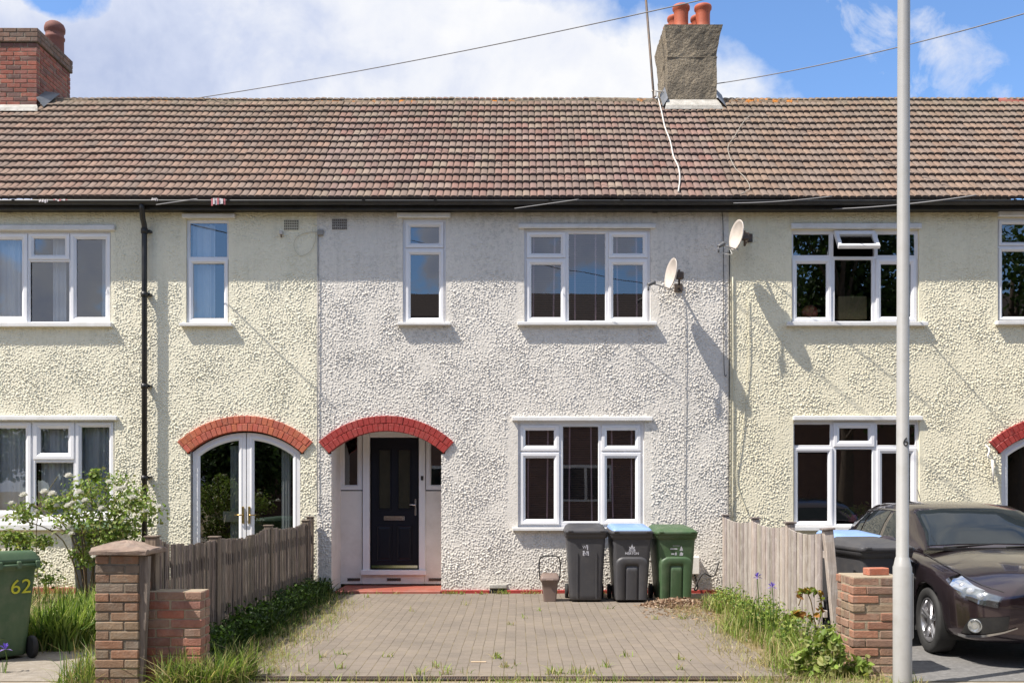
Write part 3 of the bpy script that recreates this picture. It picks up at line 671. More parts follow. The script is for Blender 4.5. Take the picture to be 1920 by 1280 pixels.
def brick_block(name, parent, x0, x1, y0, y1, z0, z1, palette, course=0.075, jit=0.003, mort=MORTAR, seed=3, mortin=0.008):
    r = random.Random(seed); core = MB(); core.box(x0 + mortin, x1 - mortin, y0 + mortin, y1 - mortin, z0, z1 - 0.004)
    co = core.build(name, mort, parent)
    mb = MB(); g = 0.010; n = max(1, int(round((z1 - z0) / course))); ch = (z1 - z0) / n
    def run(a0, a1, first):
        out = []; a = a0; L = first
        while a < a1 - 0.02:
            e = min(a + L, a1)
            if a1 - e < 0.06: e = a1
            out.append((a, e)); a = e; L = 0.225
        return out
    for k in range(n):
        za, zb = z0 + k * ch + g / 2, z0 + (k + 1) * ch - g / 2; odd = k % 2
        def col_(): 
            c = r.choice(palette); q = r.uniform(0.8, 1.15); return tuple(v * q for v in c)
        fy = 0.1025; J = lambda: r.uniform(-jit, jit)
        for (a, e) in run(x0, x1, 0.225 if odd else 0.1125): mb.bevbox(a + (0 if a == x0 else g / 2) + J(), e - (0 if e == x1 else g / 2) + J(), y0 + J(), y0 + fy, za, zb, 0.006, col_(), jit=0.001)
        for (a, e) in run(x0, x1, 0.1125 if odd else 0.225): mb.bevbox(a + (0 if a == x0 else g / 2) + J(), e - (0 if e == x1 else g / 2) + J(), y1 - fy, y1 + J(), za, zb, 0.006, col_(), jit=0.001)
        if y1 - y0 > 0.24:
            for (a, e) in run(y0 + fy + g, y1 - fy - g, 0.1125 if odd else 0.225):
                for s in (0, 1):
                    xa, xb = (x0 + J(), x0 + fy) if s == 0 else (x1 - fy, x1 + J())
                    mb.bevbox(xa, xb, a + g / 2, e - g / 2, za, zb, 0.006, col_(), jit=0.001)
    mb.build('bricks', BRICK, co, tint=True); return co

H_PAL_L = [(0.232, 0.145, 0.113), (0.241, 0.163, 0.126), (0.215, 0.158, 0.131), (0.206, 0.141, 0.113), (0.258, 0.167, 0.126)]
H_PAL_C = [(0.21, 0.155, 0.13), (0.20, 0.145, 0.125), (0.232, 0.128, 0.108), (0.249, 0.15, 0.126), (0.258, 0.198, 0.158), (0.206, 0.132, 0.117), (0.249, 0.18, 0.153), (0.241, 0.158, 0.131), (0.224, 0.158, 0.14)]
H_PAL_R = [(0.237, 0.158, 0.117), (0.254, 0.176, 0.131), (0.206, 0.154, 0.126), (0.228, 0.172, 0.14)]

# ---------------- centre house
hC = thing('terraced_house', 'white roughcast terraced house in the middle with a navy door under a painted red arch', 'house', ((PX1 + PX2) / 2, 0, 0), world_parts=True)
aC = ARCH['C']
ops = [opening(755, 836, 410, 608), opening(983, 1220, 429, 606), opening(971, 1208, 787, 988)]
sm = [(X(965), X(1234), Z(612), Z(416), 0.25), (X(745), X(846), Z(612), Z(400), 0.35), (X(950), X(1222), Z(994), Z(782), 0.25)]
rough_wall(PX1, PX2, ops, aC, sm, hC, WALL_C, 101)
house_shell(hC, PX1, PX2, aC, None)
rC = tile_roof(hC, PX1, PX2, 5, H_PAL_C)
ridge(rC, PX1, PX2); gutter(hC, PX1, PX2)
voussoirs(hC, aC, RED_PAINT, RED_PAINT, red=True, seed=4)
win_px(hC, 755, 836, 410, 608, [cell(760, 832, 415, 464, 's', 769, 822, 424, 455), cell(760, 832, 467, 604, 's', 769, 822, 477, 590)],
       board=(745, 845, 400, 409), sill=(746, 846, 606, 611), blind=None)
bl = lambda pts: [(X(a), X(b)) for a, b in pts]
win_px(hC, 983, 1220, 429, 606, [cell(987, 1061, 434, 483, 's', 996, 1052, 442, 474), cell(987, 1061, 486, 603, 's', 996, 1052, 496, 592),
       cell(1064, 1138, 434, 603, 'f', 1067, 1135, 437, 598), cell(1141, 1215, 434, 483, 's', 1150, 1205, 442, 474), cell(1141, 1215, 486, 603, 's', 1150, 1205, 496, 592)],
       board=(972, 1229, 421, 429), sill=(970, 1230, 605, 611), blind=bl([(1001, 1000), (1041, 1038), (1079, 1079), (1118, 1118), (1158, 1160), (1195, 1196)]))
win_px(hC, 971, 1208, 787, 988, [cell(975, 1049, 796, 845, 's', 985, 1040, 805, 835), cell(975, 1049, 848, 983, 's', 985, 1040, 859, 970),
       cell(1053, 1125, 796, 980, 'f', 1056, 1122, 799, 977), cell(1128, 1202, 796, 845, 's', 1138, 1193, 805, 835), cell(1128, 1202, 848, 983, 's', 1138, 1193, 859, 970)],
       board=(960, 1223, 781, 789), sill=(961, 1217, 988, 994), blind=bl([(991, 990), (1028, 1026), (1069, 1068), (1109, 1111), (1148, 1151), (1186, 1186)]))
# plinth
mb = MB(); 
for a, b in ((PX1 + 0.01, aC['cx'] - aC['half'] - 0.01), (aC['cx'] + aC['half'] + 0.002, X(918)), (X(950), PX2 - 0.01)):
    mb = MB(); mb.bevbox(a, b, -0.045, 0.0, -0.06, Z(1105), 0.006); mb.build('plinth', RED_PAINT, hC)
mb = MB(); mb.box(X(919), X(949), -0.03, 0.0, -0.06, Z(1103)); mb.build('air_vent', BLACKP, hC)
mb = MB(); mb.bevbox(X(917), X(951), -0.05, 0.0, Z(1102.5), Z(1094), 0.012); mb.build('vent_hood', CEMENT, hC)
# porch recess
yb = 0.75; xl, xr = aC['cx'] - aC['half'], aC['cx'] + aC['half']; zt = aC['zc'] + aC['R'] + 0.10
xw0, xw1 = xl - 0.02, xr + 0.22
mb = MB()
mb.quad([(xl, -0.006, 0), (xl, yb, 0), (xl, yb, zt), (xl, -0.006, aC['zs'])][::-1])
mb.quad([(xr, -0.006, 0), (xr, 0.14, 0), (xr, 0.14, zt), (xr, -0.006, aC['zs'])])
mb.quad([(xr, 0.14, 0), (xw1, 0.14, 0), (xw1, 0.14, zt), (xr, 0.14, zt)]); mb.quad([(xw1, 0.14, 0), (xw1, yb, 0), (xw1, yb, zt), (xw1, 0.14, zt)])
mb.quad([(xl, 0.08, zt - 0.04), (xw1, 0.08, zt - 0.04), (xw1, yb, zt - 0.04), (xl, yb, zt - 0.04)])
mb.build('porch_walls', CREAM, hC)
YB = yb; zf = 0.03
mb = MB(); mb.bevbox(X(630, 0), xr - 0.002, -0.075, yb, -0.05, zf, 0.012); mb.build('door_step', RED_TILE, hC)
# the screen wall at the back of the porch: lower panels, door frame, side lights
def bx(mb, pa, pb, qa, qb, ya, yb_, bev=0.004): mb.bevbox(X(pa, YB), X(pb, YB), ya, yb_, Z(qb, YB), Z(qa, YB), bev)
mb = MB(); bx(mb, 628, 679, 920, 1094, YB - 0.02, YB + 0.05); bx(mb, 796, 850, 920, 1094, YB - 0.02, YB + 0.05); bx(mb, 679.5, 795.5, 1077, 1094, YB - 0.022, YB + 0.05)
mb.build('porch_panel', CREAM, hC)
mb = MB()
for a, b in ((681, 694), (786, 798)): bx(mb, a, b, 806, 1076, YB - 0.06, YB + 0.05, 0.006)
bx(mb, 694.2, 785.8, 806, 820, YB - 0.058, YB + 0.05, 0.006); bx(mb, 678, 800, 1067, 1076.5, YB - 0.09, YB + 0.05, 0.006)
dfr = mb.build('door_frame', UPVC, hC)
for (a, b) in ((637, 679.5), (799, 860)):   # side lights
    mb = MB(); mb.ringrect(X(a, YB), X(b, YB), Z(918, YB), Z(806, YB), [(0, YB + 0.03), (0, YB - 0.03), (0.03, YB - 0.03), (0.055, YB - 0.032), (0.075, YB - 0.012), (0.075, YB + 0.02)])
    sl = mb.build('side_light', UPVC, hC); mb = MB(); mb.quad([(X(a, YB) + 0.05, YB, Z(918, YB) + 0.05), (X(b, YB) - 0.05, YB, Z(918, YB) + 0.05), (X(b, YB) - 0.05, YB, Z(806, YB) - 0.05), (X(a, YB) + 0.05, YB, Z(806, YB) - 0.05)]); mb.build('pane', GLASS, sl)
mb = MB(); bx(mb, 628, 636.5, 806, 919, YB - 0.03, YB + 0.03); mb.build('porch_post', CREAM, hC)
# front door
mb = MB(); dx0, dx1, dz0, dz1 = X(696.5, YB), X(783.5, YB), Z(1065, YB), Z(822, YB); yd = YB - 0.01
mb.box(dx0, dx1, yd, yd + 0.045, dz0, dz1)
def dpanel(pa, pb, qa, qb):
    mb.ringrect(X(pa, YB), X(pb, YB), Z(qb, YB), Z(qa, YB), [(0, yd - 0.0005), (0.004, yd - 0.009), (0.012, yd - 0.011), (0.02, yd - 0.004), (0.028, yd - 0.002), (0.05, yd - 0.009), (0.06, yd - 0.010)])
    mb.quad([(X(pa, YB) + .06, yd - 0.010, Z(qb, YB) + .06), (X(pb, YB) - .06, yd - 0.010, Z(qb, YB) + .06), (X(pb, YB) - .06, yd - 0.010, Z(qa, YB) - .06), (X(pa, YB) + .06, yd - 0.010, Z(qa, YB) - .06)])
dpanel(706, 736, 984, 1052); dpanel(744, 774, 984, 1052)
fd = mb.build('front_door', NAVY, hC)
mb = MB(); g2 = MB()
for a, b in ((709, 734), (745, 771)):
    mb.ringrect(X(a, YB), X(b, YB), Z(955, YB), Z(841, YB), [(0, yd - 0.001), (0.004, yd - 0.012), (0.014, yd - 0.012), (0.02, yd - 0.003)])
    g2.quad([(X(a, YB) + .02, yd - 0.003, Z(955, YB) + .02), (X(b, YB) - .02, yd - 0.003, Z(955, YB) + .02), (X(b, YB) - .02, yd - 0.003, Z(841, YB) - .02), (X(a, YB) + .02, yd - 0.003, Z(841, YB) - .02)])
mb.build('glazing_bead', NAVY, fd); g2.build('pane', mat('dark_door_glass', (0.02, 0.022, 0.018), (0.035, 0.035, 0.025), rough=0.12, nscale=5, bump=0.3, bscale=50), fd)
mb = MB(); mb.bevbox(X(720, YB), X(759, YB), yd - 0.022, yd - 0.001, Z(975, YB), Z(967, YB), 0.005); mb.bevbox(X(723, YB), X(756, YB), yd - 0.028, yd - 0.022, Z(973.6, YB), Z(968.4, YB), 0.003); mb.build('letterbox', CHROME, fd)
mb = MB(); xk, zk = X(779, YB), Z(946, YB); mb.bevbox(xk - 0.014, xk + 0.014, yd - 0.016, yd - 0.001, Z(966, YB), Z(935, YB), 0.006); mb.tube([(xk, yd - 0.01, zk), (xk, yd - 0.05, zk), (xk - 0.02, yd - 0.055, zk), (xk - 0.085, yd - 0.055, zk + 0.004)], 0.010); mb.build('handle', CHROME, fd)
mb = MB(); mb.box(X(697, YB), X(783, YB), yd - 0.012, yd, Z(1064, YB), Z(1059, YB)); mb.build('threshold', CHROME, fd)
mb = MB(); mb.bevbox(X(790, YB), X(794.5, YB), YB - 0.082, YB - 0.06, Z(900, YB), Z(892, YB), 0.004); mb.build('doorbell', BLACKP, dfr)
for a, b in ((652, 676), (726, 752), (804, 830)):
    mb = MB(); mb.box(X(a, YB), X(b, YB), YB - 0.026, YB - 0.021, Z(1088, YB), Z(1083, YB))
    for k in range(8): q = a + (b - a) * k / 8; mb.box(X(q, YB), X(q + 1, YB), YB - 0.03, YB - 0.0262, Z(1088.5, YB), Z(1082.5, YB))
    mb.build('air_brick', DARKM, hC)
# chimney
def chimney_rendered():
    x0, x1, y0, y1 = 2.47, 3.28, 2.08, 3.17
    mb = MB(); N = 14
    def ring(x0, x1, y0, y1, z): 
        P = []
        for k in range(N): P.append((x0 + (x1 - x0) * k / N, y0, z))
        for k in range(N): P.append((x1, y0 + (y1 - y0) * k / N, z))
        for k in range(N): P.append((x1 - (x1 - x0) * k / N, y1, z))
        for k in range(N): P.append((x0, y1 - (y1 - y0) * k / N, z))
        return [(a + random.uniform(-.006, .006), b + random.uniform(-.006, .006), c) for a, b, c in P]
    L = [ring(x0 - 0.0, x1 + 0.0, y0, y1, 7.3)]
    for z in np.linspace(7.5, 8.54, 12): L.append(ring(x0, x1, y0, y1, z))
    L.append(ring(x0 - 0.008, x1 + 0.008, y0 - 0.008, y1 + 0.008, 8.57)); L.append(ring(x0 + 0.002, x1 - 0.002, y0 + 0.002, y1 - 0.002, 8.58))
    for t in np.linspace(0.1, 1, 7): e = t ** 1.5; L.append(ring(x0 - 0.06 * e, x1 + 0.09 * e, y0 - 0.05 * e, y1 + 0.05 * e, 8.58 + 0.50 * t))
    mb.loops(L, cap1=True, smooth=False)
    ch = mb.build('chimney', ROUGH_G, hC)
    k = 0
    for yy, hh in ((2.42, 0.49), (2.72, 0.45), (3.0, 0.42)):
        for xx in (2.75, 3.125):
            xo = xx - 0.02 * k / 2 + (0 if yy < 2.5 else random.uniform(-.05, .02)); prof = [(0.0, 0.14), (0.05, 0.142), (0.07, 0.126), (0.25, 0.118), (0.42, 0.118), (0.50, 0.125), (0.53, 0.145), (0.57, 0.147), (0.6, 0.14), (0.6, 0.105), (0.35, 0.10)]
            p = MB(); p.loops([[(xo + r_ * math.cos(2 * math.pi * q / 20), yy + r_ * math.sin(2 * math.pi * q / 20), 9.075 + z_ * hh / 0.6) for q in range(20)] for z_, r_ in prof], cap1=True)
            p.build('chimney_pot', TERRA, ch); k += 1
    # mortar fillet and flashing
    zb0 = EAVE_Z + (2.0 - EAVE_Y) * math.tan(TH)
    p = MB(); p.loops([[(2.40, 1.93, zb0 - 0.02), (3.36, 1.93, zb0 - 0.02)], [(2.42, 1.95, zb0 + 0.05), (3.33, 1.95, zb0 + 0.05)], [(2.45, 2.05, zb0 + 0.16), (3.30, 2.05, zb0 + 0.16)], [(2.47, 2.075, zb0 + 0.19), (3.28, 2.075, zb0 + 0.19)]], closed=False, smooth=False)
    for (a, b) in ((2.41, 2.40), (3.34, 3.35)):
        pass
    p.build('mortar_fillet', CEMENT, ch)
    for sx, xa, xb in ((0, 2.465, 2.38), (1, 3.285, 3.42)):
        p = MB()
        for k in range(4):
            ya, yb2 = 2.0 + k * 0.09, 2.09 + k * 0.09; za, zb_ = EAVE_Z + (ya - EAVE_Y) * math.tan(TH) + 0.035, EAVE_Z + (yb2 - EAVE_Y) * math.tan(TH) + 0.035
            p.quad([(xa, ya, za + 0.15), (xa, yb2, zb_ + 0.15), (xb, yb2, zb_ + 0.01), (xb, ya, za + 0.01)])
        p.build('flashing', LEAD, ch)
chimney_rendered()

# ---------------- left house
hL = thing('terraced_house', 'pale green cream terraced house on the left with double doors under orange brick arch', 'house', (PX1 - PW / 2, 0, 0), world_parts=True)
aL = ARCH['L']; XL0 = PX1 - PW
ops = [opening(-27, 208, 432, 608), opening(349, 429, 411, 608), opening(-27, 215, 788, 972)]
sm = [(X(338), X(438), Z(612), Z(402), 0.4), (X(-40), X(216), Z(612), Z(425), 0.5)]
rough_wall(XL0, PX1, ops, aL, sm, hL, WALL_L, 202)
house_shell(hL, XL0, PX1, aL, None)
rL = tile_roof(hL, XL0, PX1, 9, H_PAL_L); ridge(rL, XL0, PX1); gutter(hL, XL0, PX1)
voussoirs(hL, aL, RED_BRICK, mat('arch_mortar', (0.50, 0.30, 0.22), (0.45, 0.26, 0.2), rough=0.9), seed=8)
win_px(hL, -27, 208, 432, 608, [cell(-24, 50, 437, 604, 's', -13, 42, 447, 594), cell(52, 129, 437, 486, 's', 61, 120, 446, 476), cell(52, 129, 488, 604, 'f', 58, 127, 492, 600), cell(131, 206, 437, 604, 's', 141, 197, 446, 595)],
       board=(-40, 217, 423, 433), sill=(-40, 213, 606, 614), curtains=[(X(-20), X(30)), (X(88), X(112)), (X(182), X(204))])
win_px(hL, 349, 429, 411, 608, [cell(352, 427, 414, 483, 'f', 356, 424, 418, 480), cell(352, 427, 485, 604, 's', 360, 417, 496, 593)], board=(343, 442, 402, 410), sill=(340, 438, 607, 613), curtains=[(X(352), X(396))])
win_px(hL, -27, 215, 788, 972, [cell(-24, 57, 791, 968, 's', -13, 48, 800, 958), cell(61, 138, 791, 861, 's', 73, 129, 799, 852), cell(61, 138, 864, 968, 'f', 69, 135, 869, 964), cell(141, 212, 791, 968, 's', 150, 205, 799, 958)],
       board=(-40, 222, 780, 788), sill=(-40, 213, 982, 993), curtains=[(X(-20), X(55)), (X(66), X(138)), (X(142), X(210))])
mb = MB(); mb.bevbox(X(-27), X(215), -0.03, 0.1, Z(982), Z(973), 0.004); mb.build('sub_sill', PAINT_W, hL)
mb = MB(); mb.bevbox(XL0 + 0.01, aL['cx'] - aL['half'] - 0.01, -0.04, 0.0, -0.06, 0.075, 0.006); mb.build('plinth', RED_TILE, hL)
# double doors filling the arch
def arch_leaf(parent, sgn, a, y, zb):
    cx, Ri, zc = a['cx'], a['R'] - 0.02, a['zc']; hw = a['half'] - 0.015
    def top(x, off): return zc + math.sqrt(max((Ri - off) ** 2 - (x - cx) ** 2, 0.01))
    def outline(off, inner):
        xi = cx + sgn * (0.006 + off); xo = cx + sgn * (hw - off); n = 12; xs_ = [xi + (xo - xi) * k / n for k in range(n + 1)]
        return [(xi, zb + (off if not inner else off + 0.12))] + [(x, min(top(x, off), 99)) for x in xs_] + [(xo, zb + (off if not inner else off + 0.12))]
    L = []
    for off, yy, inn in ((0, y + 0.05, 0), (0, y, 0), (0.045, y, 0), (0.06, y - 0.006, 0), (0.075, y - 0.006, 1), (0.105, y + 0.012, 1), (0.105, y + 0.03, 1)):
        L.append([(p[0], yy, p[1]) for p in outline(off, inn)])
    mb = MB(); mb.loops(L, closed=True, smooth=False); d = mb.build('door', UPVC, parent)
    mb = MB(); o = outline(0.1, 1); mb.quad([(p[0], y + 0.02, p[1]) for p in (o if sgn < 0 else o)]); mb.build('pane', GLASS, d)
    mb = MB(); xh = cx + sgn * 0.045; zh = Z(965); mb.bevbox(xh - 0.016, xh + 0.016, y - 0.024, y - 0.006, Z(981), Z(949), 0.006); mb.tube([(xh, y - 0.02, zh), (xh, y - 0.055, zh), (xh + sgn * 0.02, y - 0.06, zh), (xh + sgn * 0.11, y - 0.06, zh)], 0.009); mb.build('handle', BRASS, d)
    return d
dL = arch_leaf(hL, -1, aL, 0.04, 0.05); dR = arch_leaf(hL, 1, aL, 0.04, 0.05)
for dd, a, b in ((dL, 432, 453), (dR, 528, 545)):
    n = 12; pts = [(X(a, .2) + (X(b, .2) - X(a, .2)) * k / n, 0.2 + .015 * math.sin(k * 1.7)) for k in range(n + 1)]; mb = MB(); mb.loops([[(p_[0], p_[1], 0.2) for p_ in pts], [(p_[0], p_[1], Z(835, .2)) for p_ in pts]], closed=False); mb.build('curtain', CURTAIN, dd)
mb = MB(); mb.box(aL['cx'] - aL['half'] + 0.001, aL['cx'] + aL['half'] - 0.001, 0.02, 0.14, -0.05, 0.05); mb.build('threshold', PAINT_W, hL)
for sgn in (-1, 1):
    mb = MB(); x_ = aL['cx'] + sgn * aL['half']; mb.quad([(x_, -0.006, -0.03), (x_, 0.14, -0.03), (x_, 0.14, aL['zs']), (x_, -0.006, aL['zs'])]); mb.build('door_reveal', CEMENT, hL)
# brick chimney
chL = brick_block('chimney', hL, -9.15, -7.87, 2.02, 3.22, 7.3, 8.78, [(0.30, 0.085, 0.055), (0.36, 0.11, 0.07), (0.22, 0.07, 0.05), (0.27, 0.10, 0.075), (0.17, 0.08, 0.065)], seed=21)
brick_block('chimney_cap', hL, -9.19, -7.84, 1.985, 3.255, 8.785, 9.01, [(0.20, 0.12, 0.085), (0.16, 0.10, 0.075), (0.24, 0.13, 0.09)], seed=22, mort=MORTAR_D)
p = MB(); prof = [(0, .15), (.25, .15), (.27, .165), (.30, .165), (.32, .15), (.38, .15), (.40, .17), (.46, .172), (.52, .15), (.56, .10), (.58, .02)]
p.loops([[(-8.03 + r_ * math.cos(2 * math.pi * q / 18), 2.98 + r_ * math.sin(2 * math.pi * q / 18), 9.0 + z_) for q in range(18)] for z_, r_ in prof], cap1=True); p.build('chimney_pot', mat('old_clay', (0.22, 0.08, 0.06), (0.13, 0.06, 0.05), rough=0.8, nscale=6, bump=0.3), chL)
zb0 = EAVE_Z + (1.95 - EAVE_Y) * math.tan(TH)
p = MB(); p.loops([[(-9.2, 1.86, zb0 - 0.03), (-7.78, 1.86, zb0 - 0.03)], [(-9.2, 1.90, zb0 + 0.05), (-7.80, 1.90, zb0 + 0.05)], [(-9.2, 2.015, zb0 + 0.13), (-7.87, 2.015, zb0 + 0.13)]], closed=False, smooth=False); p.build('mortar_fillet', CEMENT, chL)
p = MB()
za = lambda y: EAVE_Z + (y - EAVE_Y) * math.tan(TH)
p.quad([(-7.865, 1.98, za(1.98) + 0.20), (-7.865, 2.3, za(2.3) + 0.14), (-7.62, 2.3, za(2.3) + 0.10), (-7.74, 1.98, za(1.98) + 0.05)])
p.build('flashing', LEAD, chL)

# ---------------- right house
hR = thing('terraced_house', 'yellow cream terraced house on the right behind lamp column and parked car', 'house', (PX2 + PW / 2, 0, 0), world_parts=True)
aR = ARCH['R']; XR1 = PX2 + PW
ops = [opening(1484, 1723, 431, 605), opening(1870, 1950, 408, 603), opening(1487, 1724, 788, 990)]
sm = [(X(1474), X(1733), Z(612), Z(420), 0.5), (X(1862), X(1960), Z(612), Z(396), 0.5), (X(1478), X(1733), Z(996), Z(780), 0.4)]
rough_wall(PX2, XR1, ops, aR, sm, hR, WALL_R, 303, amp=0.0040)
house_shell(hR, PX2, XR1, aR, None)
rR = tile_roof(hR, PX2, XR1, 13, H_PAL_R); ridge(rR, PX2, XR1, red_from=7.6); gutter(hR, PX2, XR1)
voussoirs(hR, aR, RED_PAINT, RED_PAINT, red=True, seed=14)
w6 = win_px(hR, 1484, 1723, 431, 605, [cell(1486, 1559, 435, 480, 'f', 1489, 1556, 438, 476), cell(1564, 1641, 435, 480, 'o', 1569, 1637, 438, 477), cell(1645, 1720, 435, 480, 'f', 1648, 1717, 438, 476),
       cell(1486, 1560, 484, 603, 's', 1495, 1551, 492, 592), cell(1565, 1638, 484, 603, 'f', 1568, 1636, 487, 598), cell(1643, 1720, 484, 603, 's', 1653, 1711, 491, 591)],
       board=(1482, 1726, 420, 430), sill=(1473, 1736, 605, 612))
# the top hung light standing open
def open_light(fr, px0, px1, py0, py1, ang):
    x0, x1, z0, z1 = X(px0), X(px1), Z(py1), Z(py0); hgt = z1 - z0
    M = Matrix.Translation((0, 0.01, z1)) @ Matrix.Rotation(ang, 4, 'X')
    mb = MB(); mb.ringrect(x0, x1, -hgt, 0, [(0, 0.04), (0, -0.01), (0.006, -0.016), (0.04, -0.016), (0.062, 0.0), (0.062, 0.04), (0, 0.04)])
    mb.v = [tuple(M @ Vector(v)) for v in mb.v]; so = mb.build('open_sash', UPVC, fr)
    mb = MB(); mb.quad([tuple(M @ Vector(p_)) for p_ in ((x0 + .05, 0.01, -hgt + .05), (x1 - .05, 0.01, -hgt + .05), (x1 - .05, 0.01, -.05), (x0 + .05, 0.01, -.05))]); mb.build('open_pane', GLASS, fr)
open_light(w6, 1564, 1641, 433, 478, R(-38))
win_px(hR, 1870, 1950, 408, 603, [cell(1874, 1947, 412, 460, 's', 1881, 1939, 419, 450), cell(1874, 1947, 463, 600, 's', 1881, 1939, 470, 590)], board=(1870, 1962, 395, 407), sill=(1865, 1960, 603, 610))
win_px(hR, 1487, 1724, 788, 990, [cell(1489, 1560, 793, 836, 'f', 1491, 1558, 796, 834), cell(1564, 1641, 791, 837, 's', 1575, 1632, 800, 829), cell(1645, 1720, 793, 836, 'f', 1648, 1717, 796, 834),
       cell(1489, 1562, 839, 985, 's', 1497, 1553, 851, 975), cell(1567, 1640, 839, 985, 'f', 1570, 1637, 845, 979), cell(1645, 1720, 839, 985, 's', 1655, 1711, 851, 975)],
       board=(1486, 1728, 780, 788), sill=(1480, 1732, 986, 994))
arch_leaf(hR, -1, aR, 0.04, 0.05); arch_leaf(hR, 1, aR, 0.04, 0.05)
mb = MB(); mb.bevbox(PX2 + 0.01, aR['cx'] - aR['half'] - 0.01, -0.04, 0.0, -0.06, 0.075, 0.006); mb.build('plinth', CREAM, hR)
# ledge vents
def grille(parent, x0, x1, y0, y1, m, y=-0.018):
    mb = MB(); a, b, c, d = X(x0), X(x1), Z(y1), Z(y0); mb.box(a, b, y, 0, c, d); bo = mb.build('air_brick', m, parent)
    mb = MB(); n = 8
    for i in range(n):
        for j in range(4):
            xa = a + (b - a) * (i + .2) / n; za_ = c + (d - c) * (j + .2) / 4; mb.box(xa, xa + (b - a) * .6 / n, y - 0.002, y, za_, za_ + (d - c) * .6 / 4)
    mb.build('air_brick_holes', DARKM, bo)
grille(hC, 623, 651, 411, 431, mat('grey_airbrick', (0.34, 0.33, 0.31), rough=0.9)); grille(hL, 533, 560, 413, 432, mat('cream_airbrick', (0.60, 0.58, 0.46), rough=0.9))

# ================================================================== things on and around the houses
# ---- cast iron style downpipe
mb = MB(); dpx, dpy = X(270.5, -0.13), -0.125
mb.tube(catmull([(X(265, -0.29), -0.29, 5.46), (X(266, -0.29), -0.285, 5.40), (X(268, -.2), -0.21, 5.30), (dpx, dpy, 5.20), (dpx, dpy, 5.0)], 5) + [(dpx, dpy, 0.02)], 0.038, n=14)
for z in (5.1, 4.2, 2.9, 1.6, 0.5): mb.tube([(dpx, dpy, z), (dpx, dpy, z + 0.07)], 0.048, n=14)
for z in (5.13, 4.23, 2.93, 1.63): mb.box(dpx - 0.015, dpx + 0.07, dpy + 0.03, 0.0, z, z + 0.03)
mb.build('downpipe', BLACKP, hL)

# ---- satellite dishes
def dish(label, c, wallpt, wd, ht, face, lnb, armpts):
    t = thing('satellite_dish', label, 'satellite dish', wallpt, world_parts=True, group='satellite dishes on the fronts')
    c = Vector(c); n = Vector(face).normalized(); up = Vector((0, 0, 1)); rgt = up.cross(n).normalized(); up = n.cross(rgt)
    mb = MB(); L = []; K = 28
    for r_, dp in ((0.02, 0.0), (0.3, 0.006), (0.6, 0.024), (0.85, 0.048), (0.98, 0.064), (1.0, 0.062), (0.99, 0.052), (0.85, 0.036), (0.5, 0.004), (0.02, -0.012)):
        L.append([c + rgt * (wd / 2 * r_ * math.cos(2 * math.pi * q / K)) + up * (ht / 2 * r_ * math.sin(2 * math.pi * q / K)) + n * (dp - 0.03) for q in range(K)])
    mb.loops(L, cap0=True, cap1=True); mb.build('reflector', DISH, t)
    bot = c - up * ht * 0.47 + n * 0.02; ln = Vector(lnb)
    mb = MB(); mb.tube([bot - n * 0.04, bot, ln.lerp(bot, 0.25), ln], 0.011, n=8); mb.build('feed_arm', STEEL, t)
    d = (c - ln).normalized(); mb = MB(); mb.tube([ln - d * 0.07, ln - d * 0.03, ln + d * 0.03, ln + d * 0.05], [0.018, 0.026, 0.026, 0.03], n=12); mb.tube([ln - d * 0.06, ln - d * 0.06 - Vector((0, 0, 0.08))], 0.012, n=8)
    mb.build('receiver', mat('receiver_plastic', (0.09, 0.09, 0.095), (0.14, 0.14, 0.14), rough=0.5), t)
    mb = MB(); bk = c - n * 0.10; mb.bevbox(bk.x - 0.04, bk.x + 0.06, bk.y - 0.04, bk.y + 0.04, bk.z - 0.05, bk.z + 0.05, 0.01)
    wp = Vector(wallpt); mb.tube([bk, Vector((wp.x, bk.y, bk.z)), Vector((wp.x, wp.y - 0.14, wp.z))] if False else [bk - Vector((0, 0, .12)), bk + Vector((0, 0, .08))], 0.016, n=8)
    mb.tube(catmull([bk - Vector((0, 0, 0.12)), bk.lerp(wp, 0.5) - Vector((0, 0, 0.06)), wp], 5), 0.017, n=8); mb.bevbox(wp.x - 0.06, wp.x + 0.06, wp.y - 0.015, wp.y + 0.005, wp.z - 0.06, wp.z + 0.06, 0.006)
    mb.bevbox(wp.x - 0.055, wp.x + 0.055, bk.y - .03, bk.y + 0.25, wp.z - 0.02, wp.z + 0.005, 0.005) if ht > .45 else None
    mb.build('bracket', DARKM, t)
    mb = MB(); mb.tube(catmull([ln - Vector((0, 0, 0.07)), ln + Vector((0.03, 0, -0.12)), ln + Vector((0.14, 0, -0.13)), ln.lerp(bot, 0.6) + Vector((0, 0, -0.03))], 6), 0.004, n=6); mb.build('coaxial_lead', CABLE_W, t)
    return t
y1 = -0.42
dish('cream satellite dish beside the wide upper window of the white house', (X(1261, y1), y1, Z(514, y1)), (X(1272, -0.02), -0.02, Z(540)), 0.42, 0.44, (-0.96, -0.22, 0.14), (X(1222, -0.55), -0.55, Z(531, -.55)), None)
y2 = -0.40
dish('paler satellite dish high on the wall just right of the party line cables', (X(1384, y2), y2, Z(441, y2)), (X(1403, -0.02), -0.02, Z(447)), 0.40, 0.42, (-0.95, -0.26, 0.12), (X(1353, -0.52), -0.52, Z(459, -.52)), None)

